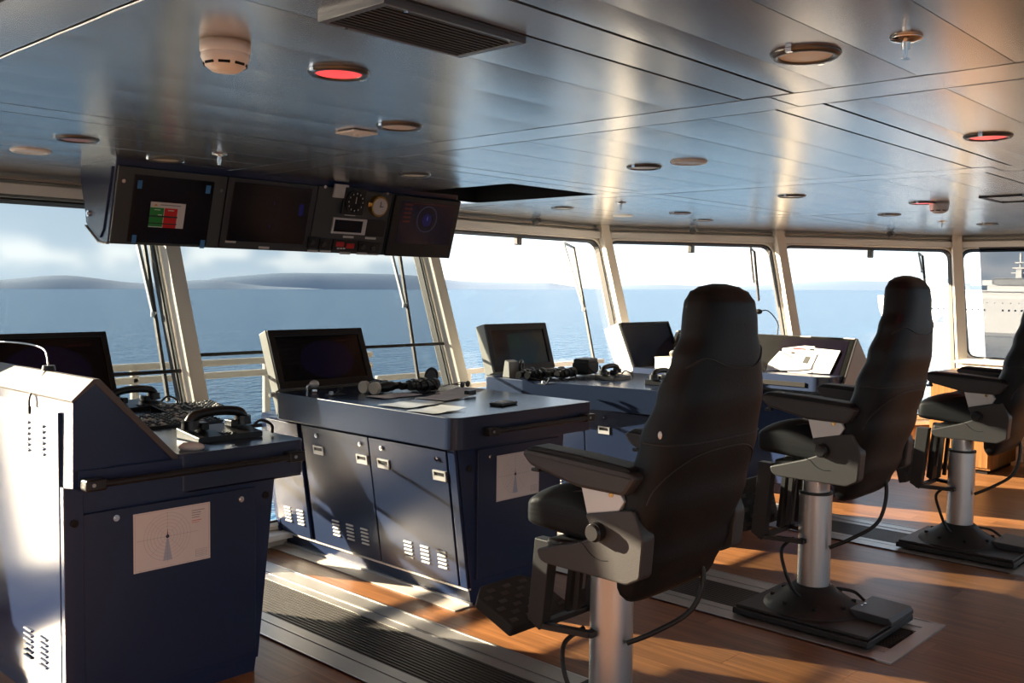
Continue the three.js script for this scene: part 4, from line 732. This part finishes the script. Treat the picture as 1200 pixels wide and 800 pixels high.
// ---------------------------------------------------------------- ceiling fittings
const CY = CEIL - 0.001;
function downlight(px, py, kind, label, group) {
  const p = onY(px, py, CEIL), t = thing('downlight', label, 'ceiling light', [p.x, CY, p.z], 0, group);
  obj('ring', lathe([[0.064, 0.0], [0.065, -0.006], [0.070, -0.010], [0.080, -0.010], [0.087, -0.004], [0.088, 0.0]], 40), kind === 'flat' ? M.lensWhite : M.ringMetal, t);
  obj(kind === 'red' ? 'glowing_lens' : 'lens', lathe([[0.0, -0.008], [0.045, -0.007], [0.065, -0.005]], 32), kind === 'red' ? M.redGlow : kind === 'dim' ? M.redDim : kind === 'flat' ? M.lensWhite : M.lens, t);
  if (kind !== 'flat') obj('clip', [box(0.012, 0.01, 0.016, -0.088, -0.006, 0), box(0.012, 0.01, 0.016, 0.088, -0.006, 0)], M.chrome, t).userData.kind = 'stuff';
  if (kind === 'red') { const l = new THREE.SpotLight(lin(1, 0.06, 0.06), 0.35, 0, 1.2, 0.6); l.name = 'red_lamp'; l.position.set(0, -0.022, 0); l.target.position.set(0, -1, 0); l.castShadow = true; l.shadow.radius = 2.5; t.add(l, l.target); }
}
downlight(397, 84, 'red', 'glowing red downlight beside the smoke detector');
downlight(1158, 159, 'red', 'glowing red downlight next to the wide ceiling trim');
downlight(1081, 237, 'red', 'small glowing red downlight beside the far smoke detector');
downlight(90, 162, 'dim', 'unlit reddish downlight above the window nearest the overhead console');
downlight(797, 249, 'dim', 'unlit reddish downlight above the clear corner window');
downlight(944, 63, 'cream', 'large cream downlight near the chrome sprinkler head');
downlight(468, 147, 'cream', 'cream downlight beside the small square ceiling plate');
downlight(755, 195, 'cream', 'cream downlight with a dark ring beside the flat white disc');
downlight(928, 229, 'cream', 'cream downlight in the ceiling above the second chair');
downlight(194, 186, 'cream', 'cream downlight directly above the notice card panel');
downlight(486, 204, 'cream', 'cream downlight above the gauges of the hanging console');
downlight(659, 243, 'cream', 'cream downlight beside the dark open ceiling bay');
downlight(36, 176, 'flat', 'flat white ceiling disc above the left tinted window');
downlight(807, 189, 'flat', 'flat white ceiling disc beside a dark ringed downlight');
downlight(730, 252, 'flat', 'flat white ceiling disc above the corner mullion');
downlight(1042, 251, 'cream', 'small cream downlight in front of the window beside the ferry');
downlight(824, 257.5, 'cream', 'thin cream downlight close to the window header');
downlight(1157, 262, 'cream', 'thin cream downlight above the dark sunscreen');
function smoke(px, py, label, s = 1) {
  const p = onY(px, py, CEIL), t = thing('smoke_detector', label, 'smoke detector', [p.x, CY, p.z]);
  t.scale.setScalar(s);
  obj('base', lathe([[0.0, 0], [0.062, 0], [0.062, -0.022], [0.058, -0.028]], 36), M.white, t);
  obj('cap', lathe([[0.058, -0.026], [0.060, -0.038], [0.050, -0.058], [0.034, -0.070], [0.015, -0.074], [0, -0.074]], 36), M.white, t);
  for (let k = 0; k < 8; k++) { const a = k * Math.PI / 4 + 0.2; obj('vent_slot', new THREE.BoxGeometry(0.028, 0.006, 0.004).translate(0, -0.055, 0.051).rotateY(a), M.blackVoid, t); }
}
smoke(264, 50, 'white smoke detector near the glowing red downlight and the air grille', 1.0);
smoke(1101, 237, 'white smoke detector beside the small red downlight', 1.0);
function sprinkler(px, py, label) {
  const p = onY(px, py, CEIL), t = thing('sprinkler_head', label, 'sprinkler', [p.x, CY, p.z]);
  obj('rose', lathe([[0, 0], [0.038, 0], [0.036, -0.006], [0.018, -0.012], [0, -0.013]], 30), M.chrome, t);
  obj('stem', [cyl(0.010, 0.010, 0.02, 0, -0.02, 0, 14), cyl(0.005, 0.004, 0.02, 0, -0.038, 0, 10)], M.chrome, t);
  obj('frame_arm', [bar([-0.010, -0.024, 0], [-0.004, -0.05, 0], 0.003), bar([0.010, -0.024, 0], [0.004, -0.05, 0], 0.003), cyl(0.010, 0.010, 0.002, 0, -0.051, 0, 14)], M.chrome, t);
}
sprinkler(1062, 43, 'chrome sprinkler head beside the large cream downlight');
sprinkler(257, 180, 'small chrome sprinkler head in front of the hanging console');
sprinkler(728, 237, 'small chrome sprinkler head above the corner mullion');
sprinkler(1104, 259, 'small chrome sprinkler head in front of the starboard corner');
{ // air grille
  const t = thing('air_grille', 'black slatted air grille with a bright metal frame in the ceiling', 'vent', [1.52, CEIL, -1.70]);
  const w = 0.22, d = 0.115, s = shapeOf([[-w, -d], [w, -d], [w, d], [-w, d]]); s.holes.push(new THREE.Path([[-w + 0.02, -d + 0.015], [w - 0.02, -d + 0.015], [w - 0.02, d - 0.015], [-w + 0.02, d - 0.015]].map((p) => new THREE.Vector2(...p))));
  obj('frame', extrude(s, 0.018, 0.002).rotateX(Math.PI / 2).translate(0, 0.002, 0), M.ringMetal, t);
  obj('backing', bb(-w + 0.01, w - 0.01, -0.004, -0.001, -d + 0.01, d - 0.01), M.blackVoid, t);
  for (let k = 0; k < 11; k++) obj('slat', new THREE.BoxGeometry(2 * w - 0.04, 0.0035, 0.004).translate(0, -0.012, -d + 0.025 + k * 0.018), M.plasticGrey, t);
  for (const [x, z] of [[-0.15, 0.105], [0.17, 0.105], [0.17, -0.105], [-0.15, -0.105]]) obj('screw', cyl(0.005, 0.005, 0.003, x, -0.017, z, 8), M.chrome, t);
}
{ const t = thing('ceiling_hatch', 'black framed square hatch in the far starboard ceiling', 'hatch', [6.62, CEIL, -1.87]);
  for (const [a, b] of [[bb(-0.22, 0.22, -0.012, 0, 0.11, 0.125), 0], [bb(-0.22, 0.22, -0.012, 0, -0.125, -0.11), 0], [bb(-0.22, -0.205, -0.012, 0, -0.12, 0.12), 0], [bb(0.205, 0.22, -0.012, 0, -0.12, 0.12), 0]]) obj('frame_bar', a, M.plastic, t);
  obj('hatch_panel', bb(-0.205, 0.205, -0.004, -0.001, -0.11, 0.11), M.panelTrim, t); }
{ const p = onY(418, 154, CEIL); const t = thing('ceiling_plate', 'small square white plate on the ceiling beside a cream downlight', 'plate', [p.x, CY - 0.006, p.z]); obj('plate', rbox(0.12, 0.008, 0.12, 0, 0, 0, 0.003), M.lensWhite, t); obj('sensor', cyl(0.012, 0.010, 0.006, 0, -0.006, 0, 16), M.label, t); }
[[628, 256, 'dark window spotlight on the header right of the hanging console'], [812, 267, 'dark window spotlight on the header of the corner window'], [1043, 271.5, 'dark window spotlight on the header beside the starboard corner']].forEach(([px, py, label]) => {
  const p = onY(px, py, 2.185), t = thing('window_spotlight', label, 'spotlight', [p.x, p.y, p.z]);
  obj('foot', cyl(0.03, 0.03, 0.01, 0, 0.008, 0, 16), M.aluDark, t); obj('lamp_body', new THREE.CylinderGeometry(0.028, 0.034, 0.05, 18).rotateX(1.1).translate(0, -0.02, 0.01), M.plasticGrey, t);
});

// ---------------------------------------------------------------- things on the consoles
function handset(px, py, y, turn, label, scale = 1) { // telephone handset lying across its cradle
  const p = onY(px, py, y), t = thing('telephone', label, 'telephone', [p.x, y, p.z], turn); t.scale.setScalar(scale);
  obj('base', alongX([[0.075, 0], [0.075, 0.018], [-0.075, 0.035], [-0.075, 0]], -0.12, 0.12, 0.004), M.plastic, t);
  for (const s of [-1, 1]) obj('cradle', rbox(0.028, 0.026, 0.05, s * 0.055, 0.042, -0.02, 0.006), M.plastic, t);
  const h = obj('handset', [tube([[-0.105, 0.055, -0.02], [-0.09, 0.075, -0.02], [-0.04, 0.086, -0.02], [0.04, 0.086, -0.02], [0.09, 0.075, -0.02], [0.105, 0.055, -0.02]], 0.0165, 40, 12).scale(1, 1, 1)], M.plastic, t);
  for (const s of [-1, 1]) obj('ear_piece', [new THREE.CylinderGeometry(0.028, 0.03, 0.03, 22).translate(s * 0.098, 0.05, -0.02)], M.plastic, h);
  obj('key', [...Array(12)].map((_, k) => box(0.011, 0.004, 0.009, 0.02 + (k % 3) * 0.018 - 0.04, 0.022, 0.015 + (k / 3 | 0) * 0.014)), M.plasticGrey, t).userData.kind = 'stuff';
  obj('cord', tube([[0.12, 0.02, 0.0], [0.15, 0.045, 0.01], [0.17, 0.03, 0.05], [0.16, 0.008, 0.07]], 0.005, 30, 8), M.cable, t);
}
const A0 = 0.946, B0 = 0.963;
handset(258, 512, A0, 0.0, 'black telephone handset at the end of the nearest console', 1.25);
handset(160, 479, A0, 0.1, 'black telephone handset half hidden by the sloping raised side', 1.15);
handset(718, 444, B0, 0.15, 'black telephone handset on the far console behind the near chair', 1.05);
handset(778, 450, B0, 0.1, 'black telephone handset beside the small white box', 1.05);
function keyPanel(px, py, y, w, d, label, seed, rows, cols) {
  const p = onY(px, py, y), t = thing('control_keyboard', label, 'keyboard', [p.x, y, p.z]);
  obj('panel', alongX([[d / 2, 0], [d / 2, 0.012], [-d / 2, 0.03], [-d / 2, 0]], -w / 2, w / 2, 0.003), M.plastic, t);
  const r = rng(seed), keys = [[], []], sl = 0.018 / d;
  for (let i = 0; i < rows; i++) for (let j = 0; j < cols; j++) { if (r() < 0.12) continue; const z = d / 2 - 0.02 - i * (d - 0.04) / (rows - 1), x = -w / 2 + 0.02 + j * (w - 0.04) / (cols - 1); keys[r() < 0.35 ? 1 : 0].push(box(0.013, 0.008, 0.013, x, 0.014 + (d / 2 - z) * sl, z)); }
  obj('keys', keys[0], M.plasticGrey, t).userData.kind = 'stuff'; obj('pale_keys', keys[1], M.label, t).userData.kind = 'stuff';
}
keyPanel(195, 496, A0, 0.44, 0.26, 'black control panel full of small keys on the nearest console', 3, 9, 16);
keyPanel(222, 480, A0, 0.34, 0.16, 'black control panel with pale keys in front of the tan mullion', 4, 6, 14);
{ const p = onY(212, 528, A0), t = thing('highlight_piece', 'pale rounded piece standing in for a bright highlight on the desk top', 'highlight_piece', [p.x + 0.045, A0, p.z], 0.9); obj('body', sph(0.042, 0, 0.010, 0, 0.62, 0.45, 1.2), M.label, t); obj('dark_split', box(0.002, 0.003, 0.03, 0, 0.026, -0.02), M.plastic, t); }  // added pale body in place of a white highlight on the desk
{ // gooseneck on the raised side
  const p = onX(57, 425, 1.50), q = onX(0, 410, 1.55), t = thing('gooseneck_microphone', 'thin gooseneck microphone on top of the raised console side', 'microphone');
  obj('neck', tube([[1.50, 1.25, p.z], [1.505, 1.285, p.z - 0.02], [1.53, 1.325, p.z - 0.12], [1.56, 1.33, q.z], [1.6, 1.31, q.z - 0.2]], 0.0035, 40, 8), M.aluDark, t);
  obj('base', cyl(0.022, 0.026, 0.02, 1.50, 1.262, p.z, 16), M.plastic, t);
  obj('cable', tube([[1.49, 1.262, p.z + 0.01], [1.455, 1.222, p.z + 0.03], [1.42, 1.186, p.z + 0.06], [1.398, 1.165, p.z + 0.08], [1.396, 1.10, p.z + 0.08]], 0.004, 30, 6), M.cable, t);
}
// on console B
function binoculars(px, py, y, turn, label, front = M.plasticGrey) {
  const p = onY(px, py, y), t = thing('binoculars', label, 'binoculars', [p.x, y, p.z], turn);
  for (const s of [-1, 1]) {
    const b = obj('barrel', [cylX(0.034, 0.024, 0.09, 0.07, 0.036, s * 0.042, 24), cylX(0.030, 0.030, 0.06, 0.0, 0.036, s * 0.036, 24), cylX(0.020, 0.024, 0.05, -0.055, 0.034, s * 0.033, 20)], M.plastic, t);
    obj('objective', cylX(0.036, 0.036, 0.03, 0.125, 0.036, s * 0.042, 24), front, b);
    obj('eye_cup', cylX(0.022, 0.022, 0.03, -0.09, 0.034, s * 0.033, 20), M.rubber, b);
    obj('trim_ring', cylX(0.0255, 0.0255, 0.006, 0.022, 0.036, s * 0.04, 24), M.aluDark, b);
  }
  obj('bridge', [rbox(0.08, 0.02, 0.06, 0.0, 0.045, 0, 0.008), cylX(0.012, 0.012, 0.05, 0.0, 0.058, 0, 14)], M.plastic, t);
  obj('strap', tube([[-0.03, 0.06, 0.05], [0.03, 0.07, 0.075], [0.09, 0.01, 0.09], [0.0, 0.005, 0.11], [-0.08, 0.01, 0.08], [-0.06, 0.06, 0.04]], 0.005, 50, 8), M.cable, t);
}
binoculars(450, 459, B0, Math.PI + 0.15, 'black binoculars with a pale cream front ring, in front of the middle monitor', M.creamPlastic);
binoculars(488, 458, B0, 0.2, 'black binoculars with dark front lenses lying beside the first pair', M.plasticGrey);
{ const p = onY(508, 452, B0), t = thing('round_cap', 'round black lens cap standing up behind the binoculars', 'cap', [p.x, B0 + 0.06, p.z - 0.02]); obj('rim', new THREE.TorusGeometry(0.048, 0.010, 10, 30), M.plastic, t); obj('disc', cylZ(0.046, 0.046, 0.008, 0, 0, 0, 28), M.plasticGrey, t); obj('foot', rbox(0.03, 0.02, 0.05, 0, -0.052, 0, 0.006), M.plastic, t); }
{ const p = onY(365, 459, B0), t = thing('ball_knob', 'small silver ball knob on a bent stem beside the middle monitor', 'knob', [p.x, B0, p.z]); obj('stem', tube([[-0.03, 0, 0], [-0.03, 0.035, 0], [0.0, 0.045, 0]], 0.006, 16, 8), M.chrome, t); obj('ball', sph(0.024, 0.02, 0.045, 0, 1.3, 1, 1), M.silverPaint, t); obj('foot', cyl(0.014, 0.016, 0.012, 0.02, 0.008, 0, 14), M.chrome, t); }
function control(px, py, y, label) { const p = onY(px, py, y), t = thing('control_lever', label, 'control', [p.x, y, p.z]); obj('plate', rbox(0.11, 0.008, 0.07, 0, 0.004, 0, 0.003), M.plastic, t); obj('lever', bar([0, 0.008, 0], [0.02, 0.035, 0.01], 0.01), M.plasticGrey, t); obj('lever_grip', sph(0.012, 0.022, 0.038, 0.011, 1.4, 0.8, 0.8), M.plastic, t); obj('knob', [cyl(0.012, 0.014, 0.016, -0.035, 0.016, 0, 14)], M.aluDark, t); }
control(394, 463, B0, 'small black control lever plate in front of the middle monitor');
control(641, 450, B0, 'small black control lever plate on the far console');
function paper(px, py, w, d, turn, y, m, label, curl = 0) {
  const p = onY(px, py, y), t = new THREE.PlaneGeometry(w, d, 12, 6).rotateX(-Math.PI / 2), q = t.attributes.position; for (let i = 0; i < q.count; i++) { const k = (q.getX(i) / w + 0.5); q.setY(i, curl * k * k * k + 0.0015 * Math.sin(i)); } t.computeVertexNormals();
  const g = [t, t.clone().translate(0, 0.0015, 0)]; const o = tag(obj('paper_sheet', g, m), label, 'paper'); o.position.set(p.x, y + 0.003, p.z); o.rotation.y = turn;
}
paper(462, 464, 0.30, 0.16, 0.05, B0, M.paper, 'cream sheet of paper in front of the binoculars');
paper(482, 474, 0.30, 0.21, 0.12, B0, M.paperGloss, 'glossy plastic folder catching light on the middle console', 0.004);
paper(520, 466, 0.28, 0.20, 0.2, B0 + 0.003, M.paper, 'white sheet of paper in the middle of the desk clutter', 0.005);
paper(512, 481, 0.26, 0.18, 0.1, B0 + 0.001, M.paperGloss, 'grey plastic sleeve near the rounded desk corner', 0.008);
paper(540, 460, 0.27, 0.2, 0.3, B0, M.paper, 'white sheet with curled edge at the back of the middle desk', 0.012);
{ const p = onY(590, 474, B0), t = thing('calculator', 'small dark calculator near the handrail of the middle console', 'calculator', [p.x, B0, p.z], 0.15); obj('body', rbox(0.15, 0.016, 0.085, 0, 0.008, 0, 0.005), M.plastic, t); obj('display', box(0.06, 0.002, 0.05, -0.02, 0.017, -0.005), M.label, t); obj('key', [...Array(8)].map((_, k) => box(0.010, 0.003, 0.010, 0.03 + (k % 2) * 0.018, 0.0175, -0.028 + (k >> 1) * 0.017)), M.plasticGrey, t).userData.kind = 'stuff'; }
{ const p = onY(551, 464, B0), t = thing('stapler', 'small dark box shaped stapler among the papers', 'stapler', [p.x, B0 + 0.005, p.z], 0.2); obj('body', rbox(0.08, 0.028, 0.035, 0, 0.016, 0, 0.006), M.plastic, t); obj('magazine', rbox(0.085, 0.006, 0.03, 0.004, 0.004, 0, 0.002), M.aluDark, t); }
{ const p = onY(545, 455, B0), t = thing('sunglasses', 'dark sunglasses lying behind the papers', 'sunglasses', [p.x, B0 + 0.012, p.z], 0.3); for (const s of [-1, 1]) { obj('lens', sph(0.028, s * 0.036, 0.014, 0, 1, 0.7, 0.25), M.plastic, t); obj('temple', tube([[s * 0.066, 0.018, 0], [s * 0.07, 0.016, -0.07], [s * 0.06, 0.0, -0.12]], 0.003, 16, 6), M.plastic, t); } obj('bridge', box(0.02, 0.004, 0.006, 0, 0.022, 0), M.plastic, t); }
// on console C
binoculars(620, 444, B0, 0.3, 'black binoculars with round open lens in front of the chart monitor', M.plasticGrey);
binoculars(655, 443, B0, 0.25, 'dark grey binoculars lying between the lens and the black case', M.shell);
{ const p = onY(603, 442, B0), t = thing('binocular_stand', 'pale grey wedge stand beside the round lens', 'stand', [p.x, B0, p.z - 0.03]); obj('wedge', alongX([[0.03, 0], [0.02, 0.11], [-0.02, 0.12], [-0.04, 0]], -0.05, 0.05, 0.004), M.housing, t); obj('ring', new THREE.TorusGeometry(0.036, 0.012, 10, 26).rotateY(0.5).translate(0.07, 0.075, 0.03), M.plastic, t); }
{ const p = onY(686, 439, B0), t = thing('camera_case', 'black soft camera case on the far console', 'case', [p.x, B0, p.z], 0.3); obj('body', rbox(0.24, 0.10, 0.13, 0, 0.055, 0, 0.03, 4), M.rubber, t); obj('lid', rbox(0.20, 0.035, 0.12, 0.0, 0.105, 0, 0.016, 3), M.shellDark, t); obj('strap', tube([[-0.11, 0.06, 0.07], [-0.06, 0.02, 0.10], [0.05, 0.01, 0.11], [0.11, 0.06, 0.07]], 0.006, 30, 8), M.cable, t); }
{ // white box with a figurine
  const p = onY(770, 441, 0.95), t = thing('white_box', 'small white box carrying a cream figurine, in front of a monitor', 'box', [6.62, 0.955, -4.36]); obj('body', rbox(0.30, 0.085, 0.16, 0, 0.043, 0, 0.006), M.white, t); obj('lid', rbox(0.305, 0.012, 0.165, 0, 0.088, 0, 0.004), M.white, t);
  const f = thing('figurine', 'cream lying figurine with a red beak on the small white box', 'figurine', [6.62, 1.048, -4.36], 0.2);
  obj('body', [sph(0.028, 0.0, 0.028, 0, 1.9, 0.9, 1), sph(0.03, 0.07, 0.045, 0, 0.9, 1.2, 0.9)], M.creamPlastic, f); obj('beak', new THREE.ConeGeometry(0.014, 0.05, 14).rotateZ(-0.9).translate(0.10, 0.085, 0), M.red, f); obj('feet', [tube([[-0.04, 0.02, 0], [-0.08, 0.015, 0.01], [-0.10, 0.03, 0.01]], 0.007, 14, 8)], M.creamPlastic, f); obj('collar', new THREE.TorusGeometry(0.024, 0.006, 8, 20).rotateY(Math.PI / 2).translate(0.045, 0.035, 0), M.plastic, f);
}
// on console D: papers and a manual leaning on the control panel
{
  const v = new V3(0.215, 0.325, 0).normalize(), z0 = -3.10, m = basis(new V3(7.03, 0.90, z0), new V3(0, 0, -1), v, v.clone().cross(new V3(0, 0, -1))), N = v.clone().cross(new V3(0, 0, -1)), O = new V3(7.03, 0.90, z0);
  const loc = (px, py, d) => { const p = onPlane(px, py, O.clone().addScaledVector(N, d), N).sub(O); return [p.dot(new V3(0, 0, -1)), p.dot(v)]; };
  const poly = (pts, d, th, mat, name, label, cat) => { const o = obj(name, put(extrude(shapeOf(pts.map(([x, y]) => loc(x, y, d))), th).translate(0, 0, d), m), mat); tag(o, label, cat); return o; };
  const form = thing('printed_form', 'white form with a red heading bar leaning on the tilted control panel', 'paper'), part = (name, pts, d, th, mat) => obj(name, put(extrude(shapeOf(pts.map(([x, y]) => loc(x, y, d))), th).translate(0, 0, d), m), mat, form);
  part('sheet', [[917, 408], [943, 405], [955, 406], [953, 436], [925, 440], [915, 420]], 0.020, 0.002, M.paper); part('red_heading', [[929, 407], [945, 408.5], [944, 410], [929, 408.8]], 0.0225, 0.0006, M.red); part('dark_mark', [[949, 408.5], [955, 409], [954.5, 411], [949, 410.5]], 0.0225, 0.0006, M.plastic); part('dark_mark', [[927, 412], [932, 412.5], [931.5, 414.3], [927, 414]], 0.0225, 0.0006, M.plastic);
  poly([[955, 408], [985, 411], [972, 438], [953, 437]], 0.026, 0.003, M.paper, 'paper_sheet', 'printed white list standing at the end of the tilted control panel', 'paper');
  poly([[900, 426], [914, 411], [950, 432], [930, 434], [898, 434]], 0.034, 0.002, M.paper, 'paper_sheet', 'blank white sheet folded in front of the control panel papers', 'paper');
  const mp = thing('manual', 'white manual with a dark square picture among the panel papers', 'booklet');
  obj('cover', put(extrude(shapeOf([[934, 413], [958, 415], [950, 432], [929, 428]].map(([x, y]) => loc(x, y, 0.03))), 0.006).translate(0, 0, 0.028), m), M.paper, mp);
  obj('picture', put(extrude(shapeOf([[944, 417], [950, 418], [946, 426], [940, 425]].map(([x, y]) => loc(x, y, 0.036))), 0.001).translate(0, 0, 0.0345), m), M.panelGrey, mp);
}
{ // gooseneck lamp on console D
  const b = onX(911, 392, 7.27), h = onX(889, 365, 7.2), t = thing('gooseneck_microphone', 'thin gooseneck microphone rising from the tilted control panel', 'microphone');
  obj('neck', tube([[b.x, 1.235, b.z], [b.x, 1.33, b.z], [b.x - 0.02, h.y + 0.01, (b.z + h.z) / 2 - 0.02], [h.x, h.y, h.z]], 0.005, 36, 8), M.cable, t); obj('head', sph(0.025, h.x, h.y, h.z, 1, 0.9, 1.3), M.plastic, t);
}

// ---------------------------------------------------------------- starboard corner: wood cabinet, white shelf
{
  const t = thing('wood_cabinet', 'sunlit orange wood cabinet standing beside the chair in the starboard corner', 'cabinet');
  obj('carcass', bb(9.0, 9.75, 0.04, 0.84, -3.15, -2.62), M.wood, t); obj('top', rbox(0.80, 0.03, 0.58, 9.375, 0.855, -2.885, 0.004), M.wood, t); obj('plinth', bb(9.03, 9.72, 0, 0.04, -3.12, -2.65), M.plastic, t);
  obj('door', bb(8.985, 9.0, 0.06, 0.82, -3.13, -2.9), M.wood, t); obj('door', bb(8.985, 9.0, 0.06, 0.82, -2.89, -2.64), M.wood, t);
  for (const z of [-2.92, -2.87]) obj('door_knob', cylX(0.012, 0.014, 0.02, 8.975, 0.5, z, 14), M.chrome, t);
}
{
  const t = thing('wall_vent', 'dark slatted vent in the low wood panel below the window', 'vent'), i = 6 + OFF, f = bayFrame(i), c = onPlane(1052, 508, wallPoint(i, 0.15, 0.03), f.n);
  const m = basis(c, f.u, f.v, f.n); const mm = m.determinant() < 0 ? basis(c, f.u.clone().negate(), f.v, f.n) : m;
  obj('frame', put(box(0.16, 0.13, 0.01, 0, 0, 0.0), mm), M.creamDark, t); for (let k = 0; k < 6; k++) obj('slat', put(box(0.14, 0.010, 0.012, 0, -0.05 + k * 0.02, 0.008), mm), M.plastic, t);
}
{
  const t = thing('white_shelf_box', 'white rounded shelf box under the starboard window sill', 'shelf');
  obj('box', rbox(0.34, 0.22, 0.9, 10.0, 0.80, -2.75, 0.05, 4), M.white, t); obj('lid', rbox(0.38, 0.03, 0.95, 10.0, 0.925, -2.75, 0.012), M.white, t); obj('leg', bb(9.92, 10.08, 0, 0.70, -2.9, -2.6), M.cream, t);
}
{
  const t = thing('wood_bench', 'low brown wood bench along the starboard wall', 'bench');
  obj('seat', rbox(0.5, 0.03, 1.6, 9.55, 0.36, -1.5, 0.005), M.wood, t); obj('front', bb(9.32, 9.34, 0.02, 0.345, -2.28, -0.72), M.wood, t); obj('end_panel', bb(9.32, 9.78, 0.02, 0.345, -2.29, -2.27), M.wood, t); obj('back', bb(9.77, 9.79, 0.02, 0.345, -2.28, -0.72), M.wood, t);
}
renderer.render(scene, camera);
